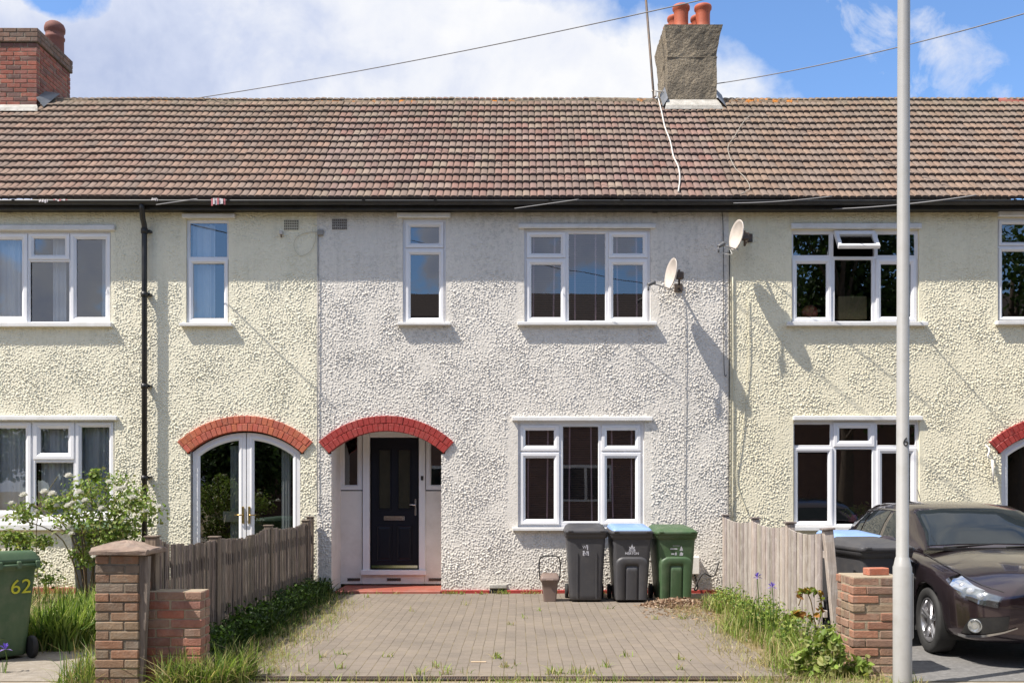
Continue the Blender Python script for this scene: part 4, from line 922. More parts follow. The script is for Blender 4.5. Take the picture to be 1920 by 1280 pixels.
# ---- cables on the walls and roofs
def cable(name, label, pts, r, m, n=6, smooth=True, group=None):
    mb = MB(); mb.tube(catmull(pts, 6) if smooth else pts, r, n=n); o = mb.build(name, m); return tag(o, label, 'cable', group)
def roofpt(px, py, lift=0.045):
    # intersect the pixel ray with the roof plane
    dx, dz = (px - CX) / F, (CY - py) / F; tn = math.tan(TH)
    Yd = (EAVE_Z - H + tn * (-EAVE_Y - D)) / (dz - tn)
    y = Yd - D; return Vector((dx * Yd, y, H + dz * Yd)) + Vector((0, -math.sin(TH), math.cos(TH))) * lift
cable('cable', 'white aerial cable running down the roof from the chimney to the gutter', [roofpt(*p) for p in ((1233, 186), (1240, 215), (1246, 243), (1256, 270), (1262, 298), (1271, 318), (1274, 340), (1271, 366))], 0.011, CABLE_W)
cable('cable', 'thin pale cable zigzagging down the roof to the right of the chimney', [roofpt(*p) for p in ((1405, 222), (1392, 236), (1376, 262), (1364, 284), (1376, 318), (1395, 338), (1405, 358), (1388, 370))], 0.006, mat('old_cable', (0.36, 0.33, 0.28), rough=0.7))
yw = -0.028
cable('cable', 'dark cable dropping from the eaves down the white wall beside the party line', [(X(1352), yw, Z(390)), (X(1355), yw, Z(430)), (X(1356), yw, Z(560)), (X(1357), yw, Z(692)), (X(1362), yw, Z(704))], 0.005, CABLE_D)
cable('cable', 'black cable down the party line between the white and yellow cream fronts', [(X(1367), yw, Z(470)), (X(1367), yw, Z(600)), (X(1366.5), yw, Z(720)), (X(1366), yw, Z(900)), (X(1366), yw, Z(968))], 0.008, CABLE_D)
cable('cable', 'thin grey cable running down the white wall below the cream satellite dish', [(X(1281), yw, Z(560)), (X(1284), yw, Z(620)), (X(1283), yw, Z(780)), (X(1281), yw, Z(985)), (X(1281), yw, 0.2)], 0.005, mat('grey_white_cable', (0.45, 0.44, 0.43), rough=0.7))
cable('cable', 'cream painted cable left of a pair on the yellow cream wall', [(X(1373), yw, Z(520)), (X(1374), yw, Z(700)), (X(1373), yw, Z(985))], 0.010, mat('cream_conduit', (0.62, 0.59, 0.46), rough=0.6))
cable('cable', 'cream painted cable wandering down the wall right of the pair', [(X(1402), yw, Z(560)), (X(1404), yw, Z(660)), (X(1397), yw, Z(760)), (X(1386), yw, Z(850)), (X(1380), yw, Z(900)), (X(1401), yw, Z(960))], 0.006, MATS['cream_conduit'])
cable('cable', 'thin dark seam cable between the green cream and white fronts', [(X(597), yw, Z(440)), (X(597), yw, Z(640)), (X(596), yw, Z(800)), (X(596), yw, Z(960))], 0.006, CABLE_G)
cable('cable', 'loop of loose cable below the left hand air bricks', [(X(600), yw, Z(436)), (X(575), yw, Z(437)), (X(557), yw, Z(446)), (X(552), yw, Z(462)), (X(562), yw, Z(480)), (X(580), yw, Z(474)), (X(590), yw, Z(458)), (X(593), yw, Z(440))], 0.004, MATS['cream_conduit'])
mb = MB(); mb.bevbox(X(596), X(607), -0.05, -0.01, Z(442), Z(432), 0.006); tag(mb.build('junction_box', MATS['grey_airbrick']), 'small grey junction box on the party line below the gutter', 'junction box')
mb = MB(); mb.bevbox(X(1222), X(1233), -0.06, -0.01, Z(400), Z(387), 0.006); tag(mb.build('junction_box', BLACKP), 'small black box under the eaves above the cream dish', 'junction box')
t = thing('alarm_sensor', 'small grey bracket high on the green cream wall left of the party line', 'sensor', (X(528), -0.02, Z(440)), world_parts=True)
mb = MB(); mb.bevbox(X(525), X(531), -0.06, -0.008, Z(441), Z(434), 0.004); mb.build('housing', CABLE_W, t); mb = MB(); mb.tube([(X(528), -0.04, Z(440)), (X(529), -0.05, Z(447))], 0.01); mb.build('stem', DARKM, t)

# overhead wires
def W(px, py, y): return (X(px, y), y, Z(py, y))
def wire(label, a, b, r=0.012, sag=0.25):
    a, b = Vector(a), Vector(b); mb = MB(); pts = [a.lerp(b, k / 24) - Vector((0, 0, sag * 4 * (k / 24) * (1 - k / 24))) for k in range(25)]; mb.tube(pts, r, n=6); o = mb.build('overhead_wire', CABLE_G); return tag(o, label, 'wire')
wire('long overhead wire crossing the cloud left of the chimney', W(330, 190, 2.6), W(1700, -90, -3.0), 0.008, 0.12)
wire('overhead wire crossing the blue sky right of the chimney', W(1338, 158, 2.4), W(2050, -12, -3.0), 0.008, 0.1)
wire('slack service wire rising to the gutter of the white house', W(965, 391, -0.35), W(1085, 374, -0.8), 0.007, 0.0)
wire('service wire rising across the gutter of the yellow cream house', W(1375, 381, -0.34), W(1560, 368, -0.9), 0.007, 0.02)
wire('service wire passing the gutter behind the lamp column', W(1560, 392, -0.2), W(1830, 366, -1.6), 0.008, 0.03)
wire('short service wire over the gutter near the downpipe', W(293, 384, -0.37), W(370, 373, -0.9), 0.008, 0.0)
wire('wire across the far side of the street, mirrored in upper windows', (-26, -20, 14.2), (26, -20, 4.6), 0.014, 0.0)
t = thing('aerial_mast', 'tall dark thin aerial mast standing beside the grey chimney', 'aerial mast', (X(1227, 2.2), 2.2, 7.85), world_parts=True)
mb = MB(); mb.tube([(X(1226, 2.25), 2.25, 7.6), (X(1225.5, 2.25), 2.25, Z(178, 2.25)), (X(1208, 2.25), 2.25, Z(-40, 2.25))], 0.020, n=8); mb.build('mast', DARKM, t)
mb = MB(); mb.tube([(X(1221, 2.25), 2.24, Z(171, 2.25)), (2.55, 2.3, Z(171, 2.25))], 0.012, n=8); mb.bevbox(X(1227, 2.2), X(1231, 2.2), 2.18, 2.24, Z(181, 2.2), Z(170, 2.2), 0.004); mb.build('clamp', CABLE_W, t)
# scraps of torn bunting along the left gutter
for (xa, xb, ya, yb2, lab) in ((73, 90, 373, 381, 'torn white scrap of bunting on the gutter, leftmost of the scraps'), (100, 127, 373, 378, 'long white scrap of bunting lying on the gutter edge'), (284, 296, 371, 377, 'small pinkish scrap of bunting just right of the downpipe outlet'), (396, 423, 371, 386, 'ragged red and white bunting scrap hanging from the gutter')):
    mb = MB(); yy = -0.365; n = 7
    for k in range(n):
        a = xa + (xb - xa) * k / n; b = a + (xb - xa) / n * 0.8; z0_, z1_ = Z(ya + random.uniform(0, 2), yy), Z(yb2 - random.uniform(0, 4), yy); sl = random.uniform(-2, 3)
        mb.box(X(a, yy), X(b, yy), yy - 0.012 * (k % 2), yy - 0.012 * (k % 2) + 0.003, z1_, z0_, tint=(0.75, 0.7, 0.7) if (k % 3 or xb - xa != 27) else (0.6, 0.18, 0.2))
    tag(mb.build('bunting_scrap', mat('bunting_cloth', (1, 1, 1), (0.8, 0.8, 0.8), rough=0.8, attr='tint'), tint=True), lab, 'bunting', 'scraps of bunting on the gutter')
t = thing('bird_ornament', 'small white bracket ornament on the wall beside the right hand arch', 'ornament', (X(1852), -0.02, Z(860)), world_parts=True)
mb = MB(); mb.tube(catmull([(X(1846), -0.03, Z(834)), (X(1850), -0.08, Z(843)), (X(1846), -0.1, Z(856)), (X(1854), -0.06, Z(860))], 4), 0.012, n=8); mb.build('bracket', PAINT_W, t)
mb = MB(); mb.tube([(X(1855), -0.09, Z(862)), (X(1857), -0.09, Z(908))], [0.022, 0.008], n=10); mb.build('pendant', CABLE_W, t)

# ---- things standing on the inside sills
mb = MB(); mb.bevbox(X(1570, .2), X(1624, .2), 0.16, 0.24, Z(600, .2), Z(556, .2), 0.01); tag(mb.build('cardboard_box', mat('kraft_board', (0.50, 0.40, 0.22), (0.42, 0.34, 0.19), rough=0.9)), 'tan board propped inside the upper window behind the open light', 'box')
t = thing('toy_ball', 'red and white ball on the sill inside the upper right hand window', 'ball', (X(1518, .2), 0.2, Z(592, .2)), world_parts=True)
mb = MB(); c0 = Vector((X(1518, .2), .2, Z(586, .2))); mb.loops([[c0 + Vector((.12 * math.cos(2 * math.pi * q / 20) * math.cos(R(a)), .1 * math.sin(2 * math.pi * q / 20) * math.cos(R(a)), .11 * math.sin(R(a)))) for q in range(20)] for a in range(-88, 89, 16)], cap0=True, cap1=True); mb.build('shell', mat('red_toy_plastic', (0.6, 0.08, 0.04), (0.62, 0.25, 0.2), rough=.4, nscale=6), t)
t = thing('pot_plant', 'green pot plant in a pink pot inside the right hand ground floor window', 'pot plant', (X(1598, .2), 0.2, Z(979, .2)), world_parts=True)
mb = MB(); mb.loops([[(X(1598, .2) + r4 * math.cos(2 * math.pi * q / 18), .2 + r4 * math.sin(2 * math.pi * q / 18), Z(979, .2) + z4) for q in range(18)] for r4, z4 in ((.05, 0), (.075, .11), (.08, .12), (.07, .12), (.06, .1))], cap0=True, cap1=True); mb.build('pot', mat('pink_pot', (0.5, 0.12, 0.2), rough=.5), t)
PLANT_POT = t
mb = MB(); mb.bevbox(X(418, .1), X(446, .1), 0.10, 0.115, Z(978, .1), Z(958, .1), 0.004); tag(mb.build('notice_card', CABLE_W), 'small white card inside the left glazed door pane', 'card')

# ---- lamp column
lx, ly = X(1692, -6.35), -6.35
t = thing('lamp_column', 'tall pale grey lamp column with number 6 by the front boundary', 'lamp post', (lx, ly, gzf(ly)), world_parts=True)
mb = MB(); rb, rt = 0.0715, 0.0475
def circ(r, z, n=28, dx=0): return [(lx + dx + r * math.cos(2 * math.pi * q / n), ly + r * math.sin(2 * math.pi * q / n), z) for q in range(n)]
zt_ = Z(1045, ly); zs_ = Z(1062, ly)
mb.loops([circ(rb, -0.1), circ(rb, zs_), circ(rb - 0.006, zs_ + 0.012), circ(rt + 0.006, zt_), circ(rt, zt_ + 0.008), circ(rt - 0.001, 5.5, dx=0.012), circ(0.042, 7.2, dx=0.02)], cap1=True); mb.build('pole', POST_P, t)
mb = MB(); xd = lx + 0.045; mb.bevbox(lx + 0.052, lx + 0.079, ly - 0.035, ly + 0.035, Z(1197, ly), Z(1072, ly), 0.012); mb.build('access_door', POST_P, t)
M = Matrix.Translation((lx + 0.008 - 0.001, ly - rt - 0.0005, Z(829, ly))) @ Matrix.Rotation(R(90), 4, 'X')
text_mesh('6', 0.095, CABLE_D, 'number', t, M, 0.0015)
mb = MB(); mb.tube(catmull([(lx + .02, ly, 7.15), (lx + .02, ly - .05, 7.35), (lx + .02, ly - 0.4, 7.45)], 5), 0.03, n=10); mb.build('bracket', POST_P, t)
mb = MB(); mb.bevbox(lx - 0.1, lx + 0.14, ly - 0.95, ly - 0.35, 7.40, 7.5, 0.03); mb.build('lantern', POST_P, t)

# ---- fences
def plank_tint(): k = random.uniform(0.7, 1.15); return (k, k * random.uniform(.94, 1.02), k * random.uniform(.9, 1.02))
fl = thing('picket_fence', 'dark weathered close board fence of narrow pales, left of the paved driveway', 'fence', (-2.93, -3.2, gz(-3.2)), world_parts=True)
def ytop(y):   # sagging bays between posts
    t_ = (-y - 0.35) / 5.85; base = 1.02 + 0.03 * math.sin(y * 1.3)
    return base
postsL = [(-6.12, 1.085), (-4.5, 1.0), (-2.44, 1.03), (-0.42, 1.02), (-0.12, 1.06)]
mb = MB(); y = -6.02
while y < -0.16:
    for (pa, ha), (pb, hb) in zip(postsL[:-1], postsL[1:]):
        if pa <= y < pb: t_ = (y - pa) / (pb - pa); top = ha + (hb - ha) * t_ - 0.05 * 4 * t_ * (1 - t_) * (1 if pb - pa > 1 else 0)
    wv = random.uniform(0.026, 0.042); lean = random.uniform(-0.012, 0.012); tp = top + random.uniform(-0.012, 0.012); bt = gz(y) + 0.03 + random.uniform(0, 0.04); xo = -2.93 + random.uniform(-0.008, 0.008)
    mb.loops([[(xo - .011, y + lean * k, z), (xo - .011, y + wv + lean * k, z), (xo + .011, y + wv * .85 + lean * k, z), (xo + .011, y + wv * .15 + lean * k, z)] for k, z in ((0, bt), (0.5, (bt + tp) / 2), (1, tp))], cap0=True, cap1=True, tint=plank_tint(), smooth=False)
    y += wv + (random.choice([0.003, 0.006, 0.010, 0.022]) if random.random() > .06 else 0.045)
mb.build('pales', WOODG, fl, tint=True)
for (py_, h_) in postsL:
    mb = MB(); mb.bevbox(-2.985, -2.895, py_ - 0.04, py_ + 0.045, gz(py_), h_ + 0.015, 0.006, tint=(1.0, 0.95, 0.85)); mb.bevbox(-2.995, -2.887, py_ - 0.048, py_ + 0.053, h_ + 0.016, h_ + 0.03, 0.004, tint=(0.8, 0.75, 0.7)); mb.build('fence_post', WOODG, fl, tint=True)
for zz in (0.35, 0.85):
    mb = MB(); mb.bevbox(-2.985, -2.945, -6.08, -0.15, zz - 0.03, zz + 0.03, 0.005, tint=(.8, .78, .75)); mb.build('rail', WOODG, fl, tint=True)
fr_ = thing('board_fence', 'sunlit pale grey board fence with curved tops, right of the bins', 'fence', (2.93, -2.4, gz(-2.4)), world_parts=True)
postsR = [(-4.62, 1.09), (-3.35, 1.10), (-1.81, 1.10), (-0.10, 1.09)]
k_ = 0
for (pa, ha), (pb, hb) in zip(postsR[:-1], postsR[1:]):
    mb = MB(); y = pa + 0.05
    while y < pb - 0.04:
        wv = min(random.uniform(0.09, 0.105), pb - 0.02 - y); tt = ((y + wv / 2) - pa) / (pb - pa); dip = 0.10 * 4 * tt * (1 - tt); ym = (y + wv - pa) / (pb - pa); xo = 2.93 + (0.008 if k_ % 2 else 0) + (random.uniform(-.003, .003))
        za_ = ha - 0.055 * 4 * ((y - pa) / (pb - pa)) * (1 - (y - pa) / (pb - pa)) * 0.8 - 0.02; zb_ = ha - 0.055 * 4 * ym * (1 - ym) * 0.8 - 0.02; b0 = gz(y) + 0.02
        mb.loops([[(xo - .009, y, b0), (xo - .009, y + wv, b0), (xo + .009, y + wv, b0), (xo + .009, y, b0)], [(xo - .009, y, za_), (xo - .009, y + wv, zb_), (xo + .009, y + wv, zb_), (xo + .009, y, za_)]], cap0=True, cap1=True, tint=plank_tint(), smooth=False)
        y += wv + 0.006; k_ += 1
    mb.build('fence_panel', WOODP, fr_, tint=True)
for i, (py_, h_) in enumerate(postsR):
    mb = MB(); lean = 0.11 if i == 0 else 0.0; Ml = Matrix.Translation((2.95, py_, 0)) @ Matrix.Rotation(R(-6) if i == 0 else 0, 4, 'Y')
    Ml = Matrix.Translation((2.96 + (0.11 if i == 0 else 0), py_ - 0.03, 0)) @ Matrix.Rotation(R(-5.5) if i == 0 else 0, 4, 'Y')
    mb.bevbox(-0.045, 0.045, -0.04, 0.04, gz(py_), h_ + 0.01, 0.006, tint=(1.1, 1.05, 1.0), M=Ml); mb.bevbox(-0.06, 0.06, -0.055, 0.055, h_ + 0.011, h_ + 0.03, 0.004, tint=(.4, .36, .36), M=Ml); mb.build('fence_post', WOODP, fr_, tint=True)
for zz in (0.25, 0.82):
    mb = MB(); mb.bevbox(2.945, 2.985, -4.6, -0.15, zz, zz + 0.07, 0.005); mb.build('rail', WOODP, fr_)

# ---- front boundary brickwork
PB1 = [(0.25, 0.14, 0.085), (0.28, 0.145, 0.085), (0.22, 0.14, 0.09), (0.20, 0.15, 0.11), (0.27, 0.165, 0.10), (0.25, 0.175, 0.11)]
PB2 = [(0.38, 0.14, 0.09), (0.34, 0.15, 0.105), (0.31, 0.16, 0.12), (0.40, 0.155, 0.10), (0.30, 0.145, 0.11), (0.35, 0.21, 0.15)]
PB3 = [(0.32, 0.185, 0.125), (0.37, 0.18, 0.115), (0.30, 0.215, 0.145), (0.27, 0.165, 0.12), (0.34, 0.22, 0.155), (0.30, 0.165, 0.12)]
pl = thing('brick_pier', 'brown brick gate pier with a sloping stone cap on the left', 'pier', (-3.12, -6.25, gz(-6.25)), world_parts=True)
zc_ = Z(1040, -6.42)
brick_block('pier_body', pl, X(178, -6.42), X(259, -6.42), -6.42, -6.08, -0.12, zc_, PB1, jit=0.005, mort=MORTAR_D, seed=5)
mb = MB(); xa, xb = X(176, -6.42) - 0.015, X(276, -6.42) + 0.01
capc = ((xa + xb) / 2, -6.25); capL = []
for dz_, e_ in ((0.0, -.03), (.006, 0), (.03, .008), (.042, -.004), (.056, -.06), (.075, -.16), (.092, -.25), (.102, -.33)):
    P_ = []
    for q in range(24):
        a = 2 * math.pi * q / 24; kx = max(-1, min(1, 1.42 * math.cos(a))); ky = max(-1, min(1, 1.42 * math.sin(a))); j = lambda v_: random.uniform(-v_, v_)
        P_.append((capc[0] + kx * ((xb - xa) / 2 + e_ * .55) + j(.005) - (.03 if dz_ > .05 else 0), capc[1] + ky * (.215 + e_ * .5) + j(.005), zc_ + dz_ + j(.004)))
    capL.append(P_)
mb.loops(capL, cap0=True, cap1=True, smooth=False)
mb.build('pier_cap', mat('weathered_cap_stone', (0.30, 0.22, 0.17), (0.17, 0.125, 0.105), rough=0.9, nscale=7, bump=0.6, bscale=30, dirt=(0.35, 0.33, 0.27), dscale=12, damt=0.3), pl)
lw_ = thing('brick_wall', 'low red brick wall stub standing between pier and driveway', 'wall', (-2.73, -6.2, gz(-6.2)), world_parts=True)
brick_block('wall_body', lw_, X(270, -6.22), X(381, -6.22), -6.27, -6.045, -0.12, Z(1108, -6.27), PB2, jit=0.004, mort=MORTAR, seed=6)
mb = MB(); Ml = Matrix.Translation((X(262, -6.36), -6.36, 0)) @ Matrix.Rotation(R(2.6), 4, 'Y')
L = []
for z in np.linspace(-0.1, zc_ - 0.01, 9):
    j = lambda: random.uniform(-.003, .003)
    L.append([Ml @ Vector((-.037 + j(), -.035 + j(), z)), Ml @ Vector((.037 + j(), -.035 + j(), z)), Ml @ Vector((.037 + j(), .03, z)), Ml @ Vector((-.037 + j(), .03, z))])
mb.loops(L, cap1=True, smooth=False); tag(mb.build('gate_post', WOODG), 'leaning grey timber gate post squeezed between brown pier and red wall', 'post')
pr = thing('brick_pier', 'patchy red and yellow brick pier beside the lamp column', 'pier', (3.0, -5.65, gz(-5.65)), world_parts=True)
brick_block('pier_body', pr, 2.79, 3.23, -5.87, -5.45, -0.12, Z(1082, -5.87), PB3, jit=0.008, mort=MORTAR, seed=9)
mb = MB(); zt2 = Z(1082, -5.87) - 0.002; L = []
mb.bevbox(2.80, 3.22, -5.86, -5.46, zt2 - 0.02, zt2 + 0.006, 0.006); mb.build('mortar_bed', MORTAR, pr)
mb = MB(); Ml = Matrix.Translation((X(1643, -5.7), -5.68, zt2 + 0.006)) @ Matrix.Rotation(R(12), 4, 'Z'); mb.bevbox(-0.09, 0.1, -0.05, 0.05, 0, 0.062, 0.006, tint=(0.50, 0.17, 0.10), M=Ml)
tag(mb.build('loose_brick', BRICK, tint=True), 'loose orange brick lying on top of the right brick pier', 'brick')

# ---- wheeled bins
def rrect(cx, cy, w_, d_, r, z, n=4):
    P = []
    for (sx, sy, a0) in ((1, 1, 0), (-1, 1, 90), (-1, -1, 180), (1, -1, 270)):
        for k in range(n + 1): a = R(a0 + 90 * k / n); P.append((cx + sx * (w_ / 2 - r) + r * math.cos(a), cy + sy * (d_ / 2 - r) + r * math.sin(a), z))
    return P
PL_G = dict(dark=mat('charcoal_bin_plastic', (0.050, 0.050, 0.056), (0.065, 0.065, 0.07), rough=0.5, nscale=3, bump=0.1, bscale=120, dirt=(0.12, 0.11, 0.10), dscale=5, damt=0.35),
            green=mat('green_bin_plastic', (0.050, 0.098, 0.045), (0.065, 0.12, 0.055), rough=0.48, nscale=3, bump=0.1, bscale=120, dirt=(0.16, 0.19, 0.13), dscale=4, damt=0.4),
            olive=mat('faded_green_plastic', (0.055, 0.11, 0.055), (0.09, 0.145, 0.075), rough=0.55, nscale=3, stretch=(3, 3, .7), bump=0.1, bscale=120, dirt=(0.20, 0.21, 0.14), dscale=4, damt=0.5),
            blue=mat('pale_blue_plastic', (0.19, 0.32, 0.60), (0.25, 0.38, 0.64), rough=0.45, nscale=3),
            brown=mat('brown_bin_plastic', (0.17, 0.12, 0.10), (0.21, 0.155, 0.13), rough=0.55, nscale=5, dirt=(0.3, 0.25, 0.2), damt=0.3))
def wheelie(label, loc, rz, style, body, lidm, hgt=1.03, topmark=None, group='wheeled bins'):
    t = thing('wheeled_bin', label, 'bin', loc, rz, group=group)
    # local: front faces -y, origin under the centre
    zb, zt = 0.03, hgt - 0.10; bw, bd, tw, td = 0.42, 0.47, 0.515, 0.66
    def sec(z, e=0): f = (z - zb) / (zt - zb); return rrect(0, 0.02 * f + 0.0, bw + (tw - bw) * f + e, bd + (td - bd) * f + e, 0.05, z)
    mb = MB(); mb.loops([sec(zb, -0.02), sec(zb + 0.015)] + [sec(z) for z in np.linspace(0.1, zt - 0.06, 6)] + [sec(zt - 0.055), sec(zt - 0.05, 0.035), sec(zt, 0.045)], cap0=True)
    b = mb.build('body', body, t)
    fy = lambda z: 0.02 * (z - zb) / (zt - zb) - (bd + (td - bd) * (z - zb) / (zt - zb)) / 2
    hw = lambda z: (bw + (tw - bw) * (z - zb) / (zt - zb)) / 2
    mb = MB()
    if style == 'flat':
        for x in (-0.115, 0.135):
            mb.loops([[(x - .010, fy(z) + .003, z), (x - .006, fy(z) - .012, z), (x + .006, fy(z) - .012, z), (x + .010, fy(z) + .003, z)] for z in (0.05, 0.66)], cap0=True, cap1=True, closed=True, smooth=False)
    else:
        zt3, zi, xi = 0.60, 0.51, 0.095; K = 8
        def out(o): # outer arch outline, pushed out by o
            P = [(-(0.20), 0.045)]
            for k in range(K + 1): a = math.pi - (math.pi / 2) * k / K; P.append((-0.10 + 0.105 * math.cos(a), zt3 - 0.09 + 0.09 * math.sin(a)))
            for k in range(K + 1): a = (math.pi / 2) * (1 - k / K); P.append((0.10 + 0.105 * math.cos(a), zt3 - 0.09 + 0.09 * math.sin(a)))
            P.append((0.20, 0.045)); return P
        def inn():
            P = [(-xi, 0.045)]
            for k in range(K + 1): a = math.pi - (math.pi / 2) * k / K; P.append((-xi + 0.035 + 0.035 * math.cos(a), zi - 0.035 + 0.035 * math.sin(a)))
            for k in range(K + 1): a = (math.pi / 2) * (1 - k / K); P.append((xi - 0.035 + 0.035 * math.cos(a), zi - 0.035 + 0.035 * math.sin(a)))
            P.append((xi, 0.045)); return P
        O, I = out(0), inn(); dpt = 0.03
        sc = lambda P, f: [(x * f, z if z < .05 else z * (1 - (1 - f) * .4)) for x, z in P]
        Ls = [[(x, fy(z) + .004, z) for x, z in sc(O, 1.05)], [(x, fy(z) - dpt * .8, z) for x, z in sc(O, .99)], [(x, fy(z) - dpt, z) for x, z in sc(O, .93)],
              [(x, fy(z) - dpt, z) for x, z in sc(I, 1.06)], [(x, fy(z) - dpt * .8, z) for x, z in I], [(x, fy(z) - .002, z) for x, z in sc(I, .95)],
              [(x, fy(z) - .004, z) for x, z in sc(I, .85)], [(x, fy(z) - .022, z) for x, z in sc(I, .78)], [(x, fy(z) - .026, z) for x, z in sc(I, .6)], [(0, fy(z) - .027, z) for x, z in sc(I, .6)]]
        mb.loops(Ls, closed=False)
        for s in (-1, 1): pass
    mb.build('front_moulding', body, b)
    # lid
    lz = zt
    def lsec(z, fw, fd, off, slope): 
        P = rrect(0, 0.02 + off, tw + 0.045 + fw, td + 0.07 + fd, 0.05, z); return [(x, y, zz + slope * (y + 0.3)) for x, y, zz in P]
    mb = MB(); mb.loops([lsec(lz + 0.001, -0.004, -0.004, 0, 0), lsec(lz + 0.03, 0.01, 0.01, 0, 0), lsec(lz + 0.045, 0.0, 0.0, 0, 0.0)], cap0=True); mb.loops([lsec(lz + 0.045, 0.0, 0.0, 0, 0.0), lsec(lz + 0.05, -0.02, -0.02, 0, 0.02), lsec(lz + 0.062, -0.05, -0.05, 0, 0.055), lsec(lz + 0.082, -0.11, -0.12, 0.01, 0.06), lsec(lz + 0.088, -0.3, -0.4, 0.01, 0.05)], cap1=True)
    lid = mb.build('lid', lidm if style != 'bluelid' else body, t)
    if style == 'bluelid':
        mb = MB(); mb.loops([lsec(lz + 0.047, -0.03, -0.03, 0, 0.02), lsec(lz + 0.066, -0.04, -0.04, 0, 0.055), lsec(lz + 0.088, -0.09, -0.10, 0.01, 0.06), lsec(lz + 0.094, -0.3, -0.4, 0.01, 0.05)], cap1=True); mb.build('lid_panel', lidm, lid)
    for s in (-1, 1):
        mb = MB(); mb.bevbox(s * 0.21 - 0.03, s * 0.21 + 0.03, -0.37, -0.33, lz + 0.03, lz + 0.055, 0.006); mb.build('lid_lug', body, lid)
    mb = MB(); mb.tube([(-0.24, td / 2 + 0.06, lz - 0.01), (0.24, td / 2 + 0.06, lz - 0.01)], 0.016, n=10)
    for x in (-0.24, -0.08, 0.08, 0.24): mb.bevbox(x - 0.02, x + 0.02, td / 2 - 0.01, td / 2 + 0.08, lz - 0.04, lz + 0.03, 0.008)
    mb.build('handle', body, t)
    for s in (-1, 1):
        mb = MB(); wx = s * (bw / 2 + 0.03)
        prof = [(0.02, -0.022), (0.085, -0.024), (0.10, -0.02), (0.103, 0), (0.10, 0.02), (0.085, 0.024), (0.02, 0.022)]
        mb.loops([[(wx + o_, bd / 2 + 0.03 + r_ * math.cos(2 * math.pi * q / 24), 0.103 + r_ * math.sin(2 * math.pi * q / 24)) for q in range(24)] for r_, o_ in prof], cap0=True, cap1=True); mb.build('wheel', RUBBER, t)
    return t, b, fy
WHITE_MK = mat('white_print', (0.62, 0.62, 0.66), (0.40, 0.40, 0.44), rough=0.6, nscale=60)
YELLOW_MK = mat('yellow_sticker', (0.62, 0.62, 0.04), (0.55, 0.55, 0.05), rough=0.5)
def onfront(fy, x, z, dz=-0.002):  # matrix placing flat text on the bin front
    a = math.atan2(fy(0.9) - fy(0.1), 0.8); return Matrix.Translation((x, fy(z) + dz, z)) @ Matrix.Rotation(R(90) - a, 4, 'X')
by = -0.80
tA, bA, fA = wheelie('charcoal wheeled bin with a dark lid, first of the row under the window', (X(1100, by - .3), by, gz(by - .2)), R(-1), 'flat', PL_G['dark'], PL_G['dark'], 1.01)
mb = MB(); mb.bevbox(-0.17, 0.19, -0.30, -0.22, 0.935, 0.985, 0.01); mb.bevbox(-0.03, 0.03, -0.2, -0.1, 0.96, 1.005, 0.01); mb.build('lid_grip', PL_G['dark'], tA)
tB, bB, fB = wheelie('charcoal wheeled bin with a pale blue lid', (X(1184, by - .3), by - 0.03, gz(by - .2)), R(1), 'bluelid', PL_G['dark'], PL_G['blue'], 1.0)
tC, bC, fC = wheelie('green wheeled bin with green lid beside the dead leaf pile', (X(1267, by - .3), by + 0.02, gz(by - .2)), R(3), 'arch', PL_G['green'], PL_G['green'], 0.995)
def plate(name, parent, fy, polys, m, dz=-0.0015):
    mb = MB()
    for P in polys: mb.quad([(x, fy(z) + dz, z) for x, z in P])
    return mb.build(name, m, parent)
def rect(x0, x1, z0, z1): return [(x0, z0), (x1, z0), (x1, z1), (x0, z1)]
plate('sticker', bA, fA, [rect(-0.045, 0.035, 0.625, 0.665), rect(-0.045, -0.02, 0.668, 0.69), rect(0.0, 0.034, 0.668, 0.684)], WHITE_MK)
text_mesh('62', 0.05, mat('dark_print', (0.04, 0.04, 0.05), rough=0.6), 'print', bA, onfront(fA, -0.005, 0.645, -0.0035))
text_mesh('W', 0.055, WHITE_MK, 'emblem', bA, onfront(fA, -0.02, 0.735)); plate('emblem', bA, fA, [rect(0.01, 0.024, 0.70, 0.765), rect(0.0, 0.02, 0.752, 0.768)], WHITE_MK)
leafs = []
for a, l in ((-70, .045), (-38, .06), (0, .085), (38, .06), (70, .045)):
    ca, sa = math.cos(R(a)), math.sin(R(a)); f = lambda u_, v_: (u_ * ca + v_ * sa + 0.0, 0.70 - u_ * sa + v_ * ca)
    leafs.append([f(-.012, 0.0), f(.012, 0.0), f(.014, l * .5), f(0, l), f(-.014, l * .5)])
plate('emblem', bB, fB, leafs + [rect(-0.045, 0.045, 0.685, 0.702)], WHITE_MK)
text_mesh('MERTON', 0.045, WHITE_MK, 'lettering', bB, onfront(fB, 0.0, 0.655), 0.001, 0.001)
plate('emblem', bC, fC, [rect(-0.055, 0.045, 0.752, 0.757), rect(-0.085, 0.01, 0.705, 0.722), rect(-0.07, -0.03, 0.638, 0.656), [(-0.02, .63), (0.0, .63), (0.005, .65), (-0.005, .675), (-0.02, .66)], [(.04, .69), (.085, .69), (.078, .72), (.062, .755), (.05, .72)], [(.04, .625), (.085, .625), (.09, .655), (.062, .675), (.045, .655)]], WHITE_MK)
# bins behind the right fence
yy = -4.0
wheelie('dark bin with a wide lid half hidden behind the right brick pier', (X(1640, -4.4), -4.3, gz(-4.4)), R(8), 'flat', PL_G['dark'], PL_G['dark'], 1.03)
wheelie('dark bin with a pale blue lid behind the leaning end post', (X(1598, -3.2), -3.15, gz(-3.2)), R(5), 'bluelid', PL_G['dark'], PL_G['blue'], 1.03)
